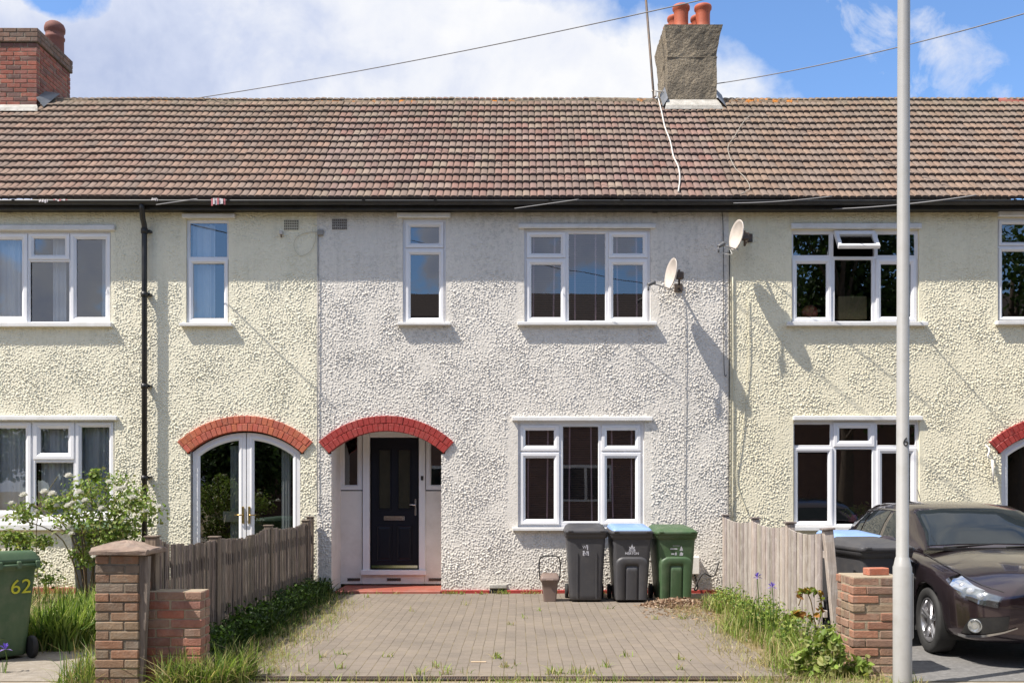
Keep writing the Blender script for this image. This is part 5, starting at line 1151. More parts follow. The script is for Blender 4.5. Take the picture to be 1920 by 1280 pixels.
# left garden green bin, number 62, seen from behind
tL, bL, fL = wheelie('faded green wheeled bin with yellow 62 in the left front garden', (-4.80, -5.05, gz(-5.05)), R(-132), 'arch', PL_G['olive'], PL_G['green'], 0.97)
def sideM(x, z, hwf): pass
bwL = lambda z: 0.5 * (0.44 + 0.10 * (z - 0.03) / 0.91)
ysl = lambda z: 0.02 * (z - .03) / .84 + 0.5 * (0.47 + 0.19 * (z - .03) / .84)
M = Matrix.Translation((-0.12, ysl(0.66) + 0.010, 0.66)) @ Matrix.Rotation(R(180), 4, 'Z') @ Matrix.Rotation(R(90 + 7.8), 4, 'X')
text_mesh('62', 0.185, YELLOW_MK, 'number', bL, M, 0.003, 0.0)
# dark green lidded bin behind the rose bush
wheelie('dark bin with green lid half hidden behind the white rose bush', (X(185, -0.6), -0.62, gz(-0.7)), R(2), 'flat', PL_G['dark'], PL_G['green'], 1.04)

# ---- food caddy
t = thing('food_caddy', 'small brown food caddy with its handle raised, left of the bins', 'caddy', (X(1031, -0.95), -0.9, gz(-0.95)))
mb = MB(); L = [rrect(0, 0, 0.165 + .05 * f, 0.17 + .05 * f, 0.02, 0.0 + 0.27 * f) for f in (0, .05, .3, .6, .95)] + [rrect(0, 0, 0.245, 0.25, 0.02, 0.27), rrect(0, 0, 0.25, 0.255, 0.02, 0.29)]
mb.loops(L, cap0=True); mb.build('body', PL_G['brown'], t)
mb = MB(); mb.loops([rrect(0, 0, 0.255, 0.26, 0.03, 0.291), rrect(0, 0, 0.26, 0.265, 0.03, 0.315), rrect(0, 0.01, 0.24, 0.22, 0.04, 0.345), rrect(0, 0.03, 0.20, 0.15, 0.04, 0.375)], cap1=True); mb.bevbox(-0.05, 0.05, -0.15, -0.12, 0.285, 0.31, 0.006); mb.build('lid', PL_G['brown'], t)
mb = MB(); mb.tube(catmull([(-0.13, 0, 0.29), (-0.14, 0, 0.42), (-0.135, 0, 0.55), (-0.10, 0, 0.60), (0, 0, 0.61), (0.10, 0, 0.60), (0.135, 0, 0.55), (0.14, 0, 0.42), (0.13, 0, 0.29)], 5), 0.009, n=8); mb.build('handle', BLACKP, t)
# meter box and hose behind the green bin
mb = MB(); mb.bevbox(X(1290), X(1309), -0.12, -0.006, Z(1075), Z(1042), 0.01); tag(mb.build('meter_box', CREAM), 'small beige box low on the wall behind the green bin', 'meter box')
cable('cable', 'dark looping cable low on the wall between green bin and fence', [(X(1300), -0.06, Z(1072)), (X(1306), -0.09, Z(1100)), (X(1300), -0.1, 0.06), (X(1315), -0.12, 0.28), (X(1335), -0.1, 0.24), (X(1347), -0.06, 0.45)], 0.012, CABLE_D)

# ================================================================== plants
def blades(name, label, cat, spots, h, wd, cols, lean=0.35, kind='stuff', parent=None, seed=1, m=None):
    """spots: (n,2) array of x,y; every blade a curved tapering strip"""
    r = np.random.default_rng(seed); P = np.asarray(spots); n = len(P); hh = r.uniform(h[0], h[1], n) * r.uniform(0.6, 1, n); ang = r.uniform(0, 2 * np.pi, n); ln = np.abs(r.normal(0, lean, n)); w0 = r.uniform(wd[0], wd[1], n)
    z0 = np.array([gzf(y) for y in P[:, 1]]); V = []; ts = (0, 0.35, 0.7, 1.0); wf = (0.8, 1.0, 0.7, 0.08); face = ang + np.pi / 2 + r.normal(0, .5, n)
    for t, f in zip(ts, wf):
        cx = P[:, 0] + np.cos(ang) * ln * hh * t ** 2; cy = P[:, 1] + np.sin(ang) * ln * hh * t ** 2; cz = z0 + hh * (t - 0.25 * ln * t ** 2)
        for s in (-1, 1): V.append(np.stack([cx + s * np.cos(face) * w0 * f / 2, cy + s * np.sin(face) * w0 * f / 2, cz], -1))
    V = np.stack(V, 1).reshape(-1, 3); b = np.arange(n)[:, None] * 8
    Fq = np.concatenate([b + np.array([[2 * k, 2 * k + 1, 2 * k + 3, 2 * k + 2]]) for k in range(3)], 1).reshape(n * 3, 4)
    c = np.array(cols)[r.integers(0, len(cols), n)] * r.uniform(0.7, 1.25, (n, 1)); fc = np.repeat(c, 3, axis=0)
    o = raw_mesh(name, V, Fq, m or M_LEAF, parent, smooth=True, facecol=fc)
    if parent is None: tag(o, label, cat, kind=kind)
    return o
def leafcloud(name, parent, cen, rad, n, size, cols, seed=1, m=None, flat=0.0, shell=0.0):
    """n leaves (folded diamond, two quads) spread through several lumps"""
    r = np.random.default_rng(seed); C = np.asarray(cen, float); k = r.integers(0, len(C), n); rd = np.asarray(rad, float)
    if rd.ndim == 1: rd = np.repeat(rd[:, None], 3, 1)
    if len(rd) < len(C): rd = np.resize(rd, (len(C), 3))
    d = r.normal(size=(n, 3)); d /= np.linalg.norm(d, axis=1)[:, None]; q = r.uniform(shell, 1, n) ** (1 / 2.2); P = C[k] + d * rd[k] * q[:, None] * (1 + 0.25 * r.normal(size=(n, 1)))
    nrm = d * 0.6 + r.normal(size=(n, 3)) * 0.7 + np.array([0, 0, 0.5 + flat]); nrm /= np.linalg.norm(nrm, axis=1)[:, None]
    a = np.cross(nrm, r.normal(size=(n, 3))); a /= np.linalg.norm(a, axis=1)[:, None]; b = np.cross(nrm, a); sz = r.uniform(size[0], size[1], n)[:, None]
    wl = 0.33; pts = [P - a * sz * .5, P - a * sz * .12 + b * sz * wl + nrm * sz * .1, P + a * sz * .25 + b * sz * wl * .8 + nrm * sz * .09, P + a * sz * .55, P + a * sz * .25 - b * sz * wl * .8 + nrm * sz * .09, P - a * sz * .12 - b * sz * wl + nrm * sz * .1]
    V = np.stack(pts, 1).reshape(-1, 3); bb = np.arange(n)[:, None] * 6
    Fq = np.concatenate([bb + np.array([[0, 1, 2, 3]]), bb + np.array([[0, 3, 4, 5]])], 1).reshape(-1, 4)
    c = np.array(cols)[r.integers(0, len(cols), n)] * r.uniform(0.65, 1.3, (n, 1)); return raw_mesh(name, V, Fq, m or M_LEAF, parent, smooth=False, facecol=np.repeat(c, 2, axis=0))
def scatter(n, x0, x1, y0, y1, seed, fn=None):
    r = np.random.default_rng(seed); P = np.stack([r.uniform(x0, x1, n * 3), r.uniform(y0, y1, n * 3)], -1)
    if fn is not None: P = P[r.uniform(size=len(P)) < np.array([fn(x, y) for x, y in P])]
    return P[:n]
def clump(x, y, s=2.3): return 0.5 + 0.5 * math.sin(x * s * 2.1 + 1.3 * math.sin(y * s)) * math.cos(y * s * 1.7 + x)
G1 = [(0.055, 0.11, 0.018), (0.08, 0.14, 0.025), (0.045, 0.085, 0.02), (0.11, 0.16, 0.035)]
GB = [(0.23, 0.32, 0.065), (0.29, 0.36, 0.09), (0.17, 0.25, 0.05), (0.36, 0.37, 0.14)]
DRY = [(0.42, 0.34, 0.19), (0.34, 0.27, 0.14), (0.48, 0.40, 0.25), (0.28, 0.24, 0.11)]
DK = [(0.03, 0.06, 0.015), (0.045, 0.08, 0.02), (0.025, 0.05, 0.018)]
# shaded weeds along the foot of the picket fence
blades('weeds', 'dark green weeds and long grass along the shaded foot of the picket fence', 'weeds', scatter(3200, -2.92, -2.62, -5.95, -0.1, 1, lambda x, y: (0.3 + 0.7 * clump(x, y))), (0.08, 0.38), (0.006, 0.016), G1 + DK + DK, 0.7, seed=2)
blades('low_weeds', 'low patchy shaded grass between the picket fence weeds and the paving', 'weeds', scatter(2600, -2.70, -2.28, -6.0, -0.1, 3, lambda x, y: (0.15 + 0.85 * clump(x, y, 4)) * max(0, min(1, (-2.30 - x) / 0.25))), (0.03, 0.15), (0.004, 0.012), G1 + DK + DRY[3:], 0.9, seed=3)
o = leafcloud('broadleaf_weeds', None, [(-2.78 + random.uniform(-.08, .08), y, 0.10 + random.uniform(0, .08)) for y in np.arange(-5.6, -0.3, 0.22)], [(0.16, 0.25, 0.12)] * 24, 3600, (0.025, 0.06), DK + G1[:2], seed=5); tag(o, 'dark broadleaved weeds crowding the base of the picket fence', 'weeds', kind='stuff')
blades('dry_grass', 'straw coloured dry grass fringing the left edge of the block paving', 'grass', scatter(2600, -2.5, -1.75, -6.1, -1.0, 4, lambda x, y: max(0, 1 - abs(x + 2.25 + 0.05 * math.sin(y * 5)) / 0.42) ** 1.6 * (0.35 + .65 * clump(x, y, 3)) * (0.25 + 0.75 * min(1, -y / 4))), (0.03, 0.16), (0.003, 0.007), DRY + GB[:2], 0.9, seed=6)
blades('long_grass', 'bright tufts of long grass in front of the red brick wall stub', 'grass', np.vstack([scatter(900, -2.78, -2.25, -6.5, -6.28, 7), scatter(700, -2.42, -2.15, -6.35, -5.9, 8, lambda x, y: clump(x, y, 4)), scatter(500, -3.6, -3.3, -6.45, -5.7, 9)]), (0.10, 0.42), (0.005, 0.012), GB + G1[:2] + DRY[:2], 0.75, seed=9)
blades('verge_grass', 'thin dry grass and weeds growing along the pavement edge', 'grass', scatter(3200, -3.6, 3.2, -6.45, -6.1, 10, lambda x, y: 0.15 + 0.85 * max(0, math.sin(x * 2.3 + 1)) ** 2 * clump(x, y, 5) if abs(x + 0.2) < 2 else 0.9), (0.03, 0.15), (0.003, 0.008), DRY + GB, 0.8, seed=11)
# small weeds in the paving joints and along the plinth
jt = []
r_ = random.Random(5)
for _ in range(46):
    x = r_.uniform(-2.1, 2.1); y = r_.choice([r_.uniform(-6, -5), r_.uniform(-6, -0.3), r_.uniform(-0.16, -0.06)]); k = r_.randint(6, 22)
    jt += [(x + r_.gauss(0, .03), min(-0.05, y + r_.gauss(0, .03))) for _ in range(k)]
for px in (1030, 1045, 1075, 1090, 1110, 840, 790): 
    for _ in range(28): jt.append((X(px, -5.8) + r_.gauss(0, .025), -5.8 + r_.gauss(0, .06)))
for px in (845, 848, 935, 940, 990, 1000):
    for _ in range(26): jt.append((X(px, -0.1) + r_.gauss(0, .05), -0.1 + r_.gauss(0, .02)))
blades('joint_weeds', 'small green weeds sprouting from the joints of the block paving', 'weeds', np.array(jt), (0.02, 0.11), (0.005, 0.012), GB + DRY[:2], 0.8, seed=12)
# right side verge between paving and board fence
fnR = lambda x, y: max(0, min(1, (x - (2.75 if y > -1.0 else 2.42 - 0.25 * min(1, (-1 - y) / 2)) + 0.12 * math.sin(y * 3)) / 0.25)) * (0.35 + .65 * clump(x, y, 2.6))
blades('verge_weeds', 'sunlit grass and weeds between the paving and the board fence', 'weeds', scatter(4600, 2.0, 2.92, -5.95, -0.5, 14, fnR), (0.04, 0.30), (0.004, 0.012), GB + GB + DRY[:3] + G1[:2], 0.6, seed=15)
blades('dry_verge_grass', 'low dry grass spilling over the right edge of the paving', 'grass', scatter(4200, 1.7, 2.9, -6.1, -1.2, 16, lambda x, y: max(0, 1 - abs(x - 2.25) / 0.5) * clump(x, y, 3)), (0.03, 0.12), (0.003, 0.007), DRY + GB[3:], 1.0, seed=17)
o = leafcloud('broadleaf_weeds', None, [(2.60 + random.uniform(-.18, .2), y, 0.13 + random.uniform(0, .1)) for y in np.arange(-5.3, -1.6, 0.16)], [(0.13, 0.14, 0.11)] * 40, 2000, (0.015, 0.04), GB + G1[:2], seed=18); tag(o, 'leafy pale green weeds in front of the board fence', 'weeds', kind='stuff')
# irises
def iris(label, x, y, h, seed, flower=True, n=9):
    t = thing('iris_plant', label, 'iris', (x, y, gzf(y)), group='irises by the fences' if flower else None, world_parts=True)
    r = np.random.default_rng(seed); blades('leaves', '', '', np.stack([x + r.normal(0, .035, n), y + r.normal(0, .035, n)], -1), (h * .6, h * .95), (0.014, 0.024), G1 + GB[:1], 0.22, parent=t, seed=seed)
    if flower:
        z = gzf(y) + h; mb = MB(); mb.tube(catmull([(x, y, gzf(y)), (x + .015, y, gzf(y) + h * .5), (x, y, z)], 4), 0.0045, n=6, tint=(0.10, 0.16, 0.04)); mb.build('stem', M_LEAF, t, tint=True)
        mb = MB()
        for k in range(9):
            a = 2 * math.pi * k / 9 + seed; up = k % 3; dz = (0.055, 0.035, -0.012)[up]; rr = (0.02, 0.045, 0.06)[up]; c = (0.17, 0.11, 0.55) if up < 2 else (0.35, 0.26, 0.62)
            p1 = Vector((x + rr * .5 * math.cos(a), y + rr * .5 * math.sin(a), z + dz * .6 + .01)); p2 = Vector((x + rr * math.cos(a), y + rr * math.sin(a), z + dz)); sd = Vector((-math.sin(a), math.cos(a), 0)) * 0.011
            mb.quad([(x, y, z), p1 - sd, p2, p1 + sd], tint=c)
        mb.build('flower', M_PETAL, t, tint=True)
iris('taller purple flowering iris in front of the board fence', X(1420, -3.9), -3.9, 0.62, 3)
iris('lower purple flowering iris right of the taller one', X(1448, -4.1), -4.1, 0.54, 4)
iris('purple iris at the bottom left corner beside the green bin wheel', X(10, -5.75), -5.75, 0.20, 5, n=4)
for k, (px, y, h) in enumerate(((1395, -3.6, .42), (1437, -3.9, .48), (1466, -4.2, .42))): 
    iris(('sword leaved clump left of both flowering irises', 'sword leaved clump between both flowering irises', 'sword leaved clump right of both flowering irises')[k], X(px, y), y, h, 20 + k, False)
# strappy plants in the left garden
blades('strappy_leaves', 'thick bank of long green strappy leaves in the left garden', 'ground cover', scatter(3600, X(60, -4.4), X(178, -4.2), -4.72, -2.6, 21, lambda x, y: .4 + .6 * clump(x, y, 3)), (0.30, 0.56), (0.014, 0.028), GB + G1[:2] + GB[:2], 0.55, seed=22)
blades('garden_grass', 'rough grass and weeds filling the left front garden', 'grass', scatter(7000, -7.6, -3.0, -4.9, -0.15, 23, lambda x, y: .3 + .7 * clump(x, y, 1.3)), (0.08, 0.36), (0.005, 0.012), GB + G1 + DRY[:1], 0.6, seed=24)
# ---- rose bush
rb_ = thing('rose_bush', 'rambling white flowering rose bush in the left front garden', 'rose bush', (X(172, -2.4), -2.4, gz(-2.4)), world_parts=True)
ry = -2.4; mb = MB(); cx0 = X(170, ry)
tips = [(60, 945), (35, 965), (110, 925), (150, 900), (185, 885), (225, 900), (262, 930), (290, 955), (205, 940), (160, 960), (240, 985), (95, 985), (190, 1020), (215, 1040)]
for (tx, ty) in tips:
    tp = Vector((X(tx, ry), ry + random.uniform(-.35, .35), Z(ty, ry))); mid = Vector((cx0 + (tp.x - cx0) * .35 + random.uniform(-.05, .05), ry + (tp.y - ry) * .4, 0.35 + tp.z * .45)); mb.tube(catmull([(cx0 + random.uniform(-.06, .06), ry, -0.05), mid, tp], 5), [0.012 - 0.0007 * k for k in range(11)], n=6)
mb.tube(catmull([(X(75, ry), ry, 0.0), (X(68, ry), ry, Z(1000, ry)), (X(80, ry), ry, Z(940, ry)), (X(108, ry), ry, Z(893, ry))], 5), 0.005, n=5)
mb.build('stems', mat('green_brown_stem', (0.12, 0.12, 0.05), (0.16, 0.10, 0.06), rough=0.8), rb_)
cen = [(X(px, ry), ry + random.uniform(-.25, .25), Z(py, ry)) for px, py in ((60, 955), (95, 945), (40, 970), (120, 940), (150, 925), (180, 915), (205, 905), (235, 925), (262, 945), (285, 958), (200, 945), (165, 955), (225, 965), (195, 980), (245, 985), (140, 975), (185, 1010), (215, 1025), (200, 1055), (160, 1010), (150, 1040), (225, 1000), (175, 1045), (175, 890), (30, 1010), (75, 1015), (10, 1005), (235, 1000))]
rad = [(0.17, 0.2, 0.12)] * 4 + [(0.22, 0.25, 0.17)] * 12 + [(0.14, 0.16, 0.16)] * 7 + [(0.08, 0.1, 0.09)] + [(0.13, .15, .08)] * 3 + [(0.15, 0.2, 0.14)]
leafcloud('foliage', rb_, cen, rad, 4700, (0.03, 0.06), [(0.20, 0.28, 0.07), (0.25, 0.34, 0.09), (0.13, 0.20, 0.05), (0.30, 0.36, 0.12), (0.24, 0.24, 0.09)], seed=31)
rr_ = random.Random(9)
for (px, py) in ((230, 916), (222, 920), (163, 940), (130, 944), (125, 950), (300, 952), (130, 996), (126, 990), (135, 1002), (96, 928), (80, 924), (128, 894), (180, 1044), (40, 930), (20, 945), (205, 905), (250, 935), (150, 925), (100, 950), (190, 955), (275, 960), (60, 960)):
    mb = MB(); cxp = Vector((X(px, ry - .3), ry - .3 + rr_.uniform(-.05, .1), Z(py, ry - .3))); sz = rr_.uniform(0.045, 0.065)
    for k in range(16):
        a = 2.4 * k; el = 1.25 - k * 0.085; d = Vector((math.cos(a) * math.cos(el), math.sin(a) * math.cos(el), math.sin(el))); sd = d.cross(Vector((0, 0, 1.001))).normalized() * sz * .55; up = sd.cross(d).normalized() * sz * .25
        mb.quad([cxp, cxp + d * sz * .6 - sd + up, cxp + d * sz, cxp + d * sz * .6 + sd + up], tint=(0.78, 0.77, 0.72))
    mb.build('flower', M_PETAL, rb_, tint=True)
# dark shrub foliage low at left edge
t = thing('low_shrub', 'low leafy green shrub at the left edge beneath the ground floor sill', 'shrub', (X(40, -1.2), -1.2, 0), world_parts=True)
leafcloud('foliage', t, [(X(p_, -1.2), -1.2, Z(q_, -1.2)) for p_, q_ in ((10, 1010), (40, 1015), (65, 1018), (25, 1040), (5, 1050), (60, 1060), (90, 1085))], [(0.2, 0.2, 0.12)] * 7, 1100, (0.03, 0.06), GB + G1, seed=33)
mb = MB(); mb.tube(catmull([(X(40, -1.2), -1.2, -.05), (X(45, -1.2), -1.2, .4), (X(30, -1.2), -1.2, .75)], 4), 0.012, n=6); mb.build('stem', MATS['green_brown_stem'], t)
# sucker with reddish leaves and the broad leaved plant by the right pier
t = thing('vine_sucker', 'arching shoot with yellow green and reddish leaves before the board fence', 'shoot', (X(1575, -5.0), -5.0, gz(-5.0)), world_parts=True)
vy = -5.0; arc = catmull([(X(1560, vy), vy, -.05), (X(1532, vy), vy, Z(1180, vy)), (X(1520, vy), vy, Z(1125, vy)), (X(1508, vy), vy, Z(1108, vy)), (X(1497, vy), vy, Z(1135, vy))], 6); mb = MB(); mb.tube(arc, 0.005, n=6, tint=(.2, .14, .05)); 
arc2 = catmull([(X(1532, vy), vy, Z(1180, vy)), (X(1541, vy), vy, Z(1140, vy)), (X(1535, vy), vy, Z(1110, vy))], 5); mb.tube(arc2, 0.004, n=6, tint=(.2, .14, .05)); mb.build('stem', M_LEAF, t, tint=True)
leafcloud('leaves', t, [(X(a, vy), vy, Z(b, vy)) for a, b in ((1500, 1112), (1510, 1106), (1523, 1106), (1533, 1112), (1540, 1126), (1539, 1140), (1532, 1152), (1522, 1158), (1490, 1150), (1482, 1155), (1500, 1150))], [(0.045, 0.05, 0.03)] * 11, 75, (0.05, 0.085), [(0.22, 0.26, 0.05), (0.30, 0.20, 0.05), (0.14, 0.20, 0.04), (0.34, 0.16, 0.05)], seed=35)
t = thing('broadleaf_plant', 'bushy broad leaved green plant at the foot of the right pier', 'plant', (X(1540, -5.9), -5.95, gz(-5.9)), world_parts=True)
bpy_ = -5.95
leafcloud('leaves', t, [(X(a, bpy_), bpy_ + random.uniform(-.12, .1), Z(b, bpy_)) for a, b in ((1495, 1255), (1510, 1235), (1525, 1215), (1545, 1210), (1565, 1205), (1540, 1240), (1560, 1250), (1580, 1235), (1600, 1255), (1615, 1245), (1525, 1265), (1570, 1275), (1600, 1280), (1555, 1190), (1490, 1280))], [(0.09, 0.1, 0.07)] * 15, 620, (0.035, 0.085), GB + [(0.24, 0.30, 0.09), (0.18, 0.26, 0.06), (0.28, 0.30, 0.12)], seed=37)
mb = MB(); 
for a, b in ((1495, 1245), (1530, 1205), (1565, 1195), (1610, 1240)): mb.tube(catmull([(X(1550, bpy_), bpy_, -.08), (X((a + 1550) / 2, bpy_), bpy_, 0.03), (X(a, bpy_), bpy_, Z(b, bpy_))], 4), 0.004, n=5, tint=(.12, .14, .04))
mb.build('stems', M_LEAF, t, tint=True)
# pile of dead leaves and mulch
r2 = np.random.default_rng(41); n = 2600; th_ = r2.uniform(0, 2 * np.pi, n); q = np.sqrt(r2.uniform(0, 1, n)); px_ = X(1275, -1.35) + np.cos(th_) * q * 0.50; py_ = -1.40 + np.sin(th_) * q * 0.30
hz = 0.085 * np.clip(1 - q ** 2, 0, 1) * r2.uniform(0.2, 1.1, n); P = np.stack([px_, py_, np.array([gzf(v_) for v_ in py_]) + 0.008 + hz], -1); d = r2.normal(size=(n, 3)); d[:, 2] *= .35; d /= np.linalg.norm(d, axis=1)[:, None]; e = np.cross(d, r2.normal(size=(n, 3))); e /= np.linalg.norm(e, axis=1)[:, None]; L_ = r2.uniform(0.015, 0.05, (n, 1)); w_ = r2.uniform(.003, .012, (n, 1))
V = np.stack([P - d * L_ - e * w_, P + d * L_ - e * w_, P + d * L_ + e * w_, P - d * L_ + e * w_], 1).reshape(-1, 3); cc = np.array([(0.34, 0.22, 0.14), (0.42, 0.31, 0.21), (0.24, 0.14, 0.09), (0.5, 0.40, 0.30), (0.16, 0.10, 0.07)])[r2.integers(0, 5, n)]
o = raw_mesh('leaf_pile', V, np.arange(n * 4).reshape(n, 4), M_PETAL, None, smooth=False, facecol=cc); tag(o, 'pile of dry brown leaves and twigs in front of the green bin', 'leaf pile', kind='stuff')
P = scatter(700, 1.5, 2.9, -3.2, -1.0, 43, lambda x, y: max(0, 1 - math.hypot(x - 2.35, y + 1.9) / 1.1)); n = len(P); d = r2.normal(size=(n, 3)); d[:, 2] *= .2; e = np.cross(d, r2.normal(size=(n, 3))); d /= np.linalg.norm(d, axis=1)[:, None]; e /= np.linalg.norm(e, axis=1)[:, None]; Pz = np.stack([P[:, 0], P[:, 1], np.array([gzf(v_) for v_ in P[:, 1]]) + .014], -1)
V = np.stack([Pz - d * .02 - e * .006, Pz + d * .02 - e * .006, Pz + d * .02 + e * .006, Pz - d * .02 + e * .006], 1).reshape(-1, 3)
o = raw_mesh('leaf_litter', V, np.arange(n * 4).reshape(n, 4), M_PETAL, None, smooth=False, facecol=np.array([(0.40, 0.28, 0.18), (0.3, 0.2, 0.12)])[r2.integers(0, 2, n)]); tag(o, 'scattered brown leaf litter at the paving edge by the board fence', 'leaf litter', kind='stuff')
# sticks on the paving
mb = MB(); mb.bevbox(X(883, -5.3), X(912, -5.3), -5.31, -5.285, gz(-5.3) + .006, gz(-5.3) + .014, 0.003); tag(mb.build('wood_strip', mat('pale_stick', (0.55, 0.42, 0.28), rough=0.8)), 'thin pale strip of wood lying on the block paving near the drain', 'stick')

# ================================================================== the parked car (front towards -y)
PAINT = mat('dark_plum_car_paint', (0.078, 0.056, 0.064), (0.066, 0.047, 0.055), rough=0.24, metal=0.8, nscale=2, coat=1.0)
car = thing('parked_car', 'dark plum hatchback parked nose out on the right hand drive', 'car', (4.78, -3.56, -0.045), R(-3))
ST = [(-2.165, .44, .30, .60, .36, .655), (-2.14, .56, .25, .62, .46, .69), (-2.08, .69, .21, .645, .58, .725), (-1.96, .79, .185, .675, .67, .775), (-1.78, .85, .18, .72, .735, .83), (-1.5, .875, .18, .775, .785, .885), (-1.29, .883, .20, .81, .80, .915), (-1.0, .88, .20, .85, .805, .95), (-.72, .873, .19, .885, .80, .965), (-.3, .872, .19, .91, .80, .955), (.3, .875, .19, .93, .795, .96), (.9, .88, .20, .955, .79, .98), (1.31, .885, .21, .975, .785, .99), (1.7, .86, .21, .985, .75, .995), (1.98, .80, .26, .97, .69, .98), (2.12, .70, .35, .92, .60, .93), (2.16, .6, .42, .84, .5, .86)]
def sect(row):
    y, w_, zb, zsh, wsh, zt = row; zm = zb + (zsh - zb) * .5; hk = min(1, max(0, (y + 2.165) / .7))
    return [Vector(p_) for p_ in ((0, y, zb), (w_ * .82, y, zb), (w_ * .955, y, zb + .05), (w_ * .975, y, zb + (zsh - zb) * .25), (w_ * .985, y, zm), (w_, y, zb + (zsh - zb) * .72), (w_ * .985, y, zsh - .055), ((wsh + w_) / 2, y, zsh - .008), (wsh * .95, y, zsh + (zt - zsh) * .12 + .004 + .012 * hk), (wsh * .80, y, zsh + (zt - zsh) * .42), (wsh * .45, y, zt - .008), (0, y, zt))]
SECT = [sect(r_) for r_ in ST]; YS = [r_[0] for r_ in ST]
def surf(S, Ys, y, s):
    i = max(0, min(len(Ys) - 2, sum(1 for q_ in Ys if q_ <= y) - 1)); t_ = min(1, max(0, (y - Ys[i]) / (Ys[i + 1] - Ys[i]))); j = min(len(S[0]) - 2, int(s)); f_ = s - j
    p_ = S[i][j].lerp(S[i][j + 1], f_); q_ = S[i + 1][j].lerp(S[i + 1][j + 1], f_); return p_.lerp(q_, t_)
def loft_full(S): return [[Vector((-p_.x, p_.y, p_.z)) for p_ in sc[::-1]][:-1] + [] + [Vector(p_) for p_ in sc] for sc in S]
mb = MB(); Lp = []
for sc in SECT: Lp.append([Vector((-p_.x, p_.y, p_.z)) for p_ in sc[::-1]][0:-1] + [Vector(p_) for p_ in sc][0:-1] )
mb.loops(Lp, closed=True, cap0=True, cap1=True); body = mb.build('body', PAINT, car, recalc=True)
sub = body.modifiers.new('s', 'SUBSURF'); sub.levels = 2; sub.render_levels = 2
cuts = []
for wy in (-1.29, 1.31):
    cm = MB(); cm.tube([(-1.2, wy, 0.30), (-0.58, wy, 0.30)], 0.355, n=40); co = cm.build('cut', PAINT, car, recalc=True); cuts.append(co)
    bo = body.modifiers.new('b', 'BOOLEAN'); bo.object = co; bo.operation = 'DIFFERENCE'; bo.solver = 'EXACT'
    cm = MB(); cm.tube([(0.58, wy, 0.30), (1.2, wy, 0.30)], 0.355, n=40); co = cm.build('cut', PAINT, car, recalc=True); cuts.append(co)
    bo = body.modifiers.new('b', 'BOOLEAN'); bo.object = co; bo.operation = 'DIFFERENCE'; bo.solver = 'EXACT'
dg = bpy.context.evaluated_depsgraph_get(); dg.update(); nm = bpy.data.meshes.new_from_object(body.evaluated_get(dg)); body.modifiers.clear(); body.data = nm
for c_ in cuts: bpy.data.objects.remove(c_)
# cabin
GT = [(-.86, .74, .925, .70, .945), (-.5, .785, .93, .60, 1.13), (-.12, .79, .94, .555, 1.305), (.12, .79, .945, .555, 1.355), (.5, .79, .95, .565, 1.378), (.95, .785, .965, .56, 1.375), (1.35, .775, .975, .545, 1.345), (1.72, .74, .985, .53, 1.265), (1.80, .735, .985, .55, 1.20), (2.0, .66, .975, .60, 1.0)]
def gsect(row):
    y, wb, zb, wt, zt = row; return [Vector(p_) for p_ in ((wb, y, zb - .03), (wb + .004, y, zb + (zt - zb) * .03), (wb + (wt - wb) * .42 + .012, y, zb + (zt - zb) * .48), (wt + .03 * min(1, (zt - zb) * 3), y, zt - min(.05, (zt - zb) * .35)), (wt - .03, y, zt - min(.012, (zt - zb) * .1)), (wt * .5, y, zt + .012), (0, y, zt + .016))]
GS = [gsect(r_) for r_ in GT]; GY = [r_[0] for r_ in GT]
mb = MB(); mb.loops([[Vector((-p_.x, p_.y, p_.z)) for p_ in sc] + [Vector(p_) for p_ in sc[::-1]][1:] for sc in GS], closed=False, cap0=False); cab = mb.build('cabin', PAINT, car)
def patch(S, Ys, corners, m, name, off=0.004, nu=14, nv=8, side=-1, parent=None):
    # corners: 4 (y,s) anticlockwise; bilinear patch lifted off the panel
    g = [[None] * (nv + 1) for _ in range(nu + 1)]
    for i in range(nu + 1):
        for j in range(nv + 1):
            a, b = i / nu, j / nv; y = (corners[0][0] * (1 - a) + corners[1][0] * a) * (1 - b) + (corners[3][0] * (1 - a) + corners[2][0] * a) * b; s_ = (corners[0][1] * (1 - a) + corners[1][1] * a) * (1 - b) + (corners[3][1] * (1 - a) + corners[2][1] * a) * b
            g[i][j] = surf(S, Ys, y, s_)
    N = [[None] * (nv + 1) for _ in range(nu + 1)]
    for i in range(nu + 1):
        for j in range(nv + 1):
            du = g[min(i + 1, nu)][j] - g[max(i - 1, 0)][j]; dv = g[i][min(j + 1, nv)] - g[i][max(j - 1, 0)]; n_ = du.cross(dv)
            if n_.length < 1e-9: n_ = Vector((1, 0, 0))
            n_.normalize()
            if n_.dot(Vector((g[i][j].x, -0.3 if g[i][j].y < -1.9 else 0, .6 if g[i][j].z > .7 else 0))) < 0: n_ = -n_
            N[i][j] = n_
    mb = MB(); top = [[g[i][j] + N[i][j] * off for j in range(nv + 1)] for i in range(nu + 1)]
    if side != 0: top = [[Vector((side * p_.x, p_.y, p_.z)) for p_ in row] for row in top]
    mb.loops([[p_ for p_ in row] for row in top], closed=False); return mb.build(name, m, parent or car)
CG = mat('dark_car_glass', (0.012, 0.016, 0.020), (0.02, 0.026, 0.03), rough=0.03, nscale=1.5, spec=0.28)
TRIM = mat('bright_trim', (0.55, 0.55, 0.56), rough=0.2, metal=1.0)
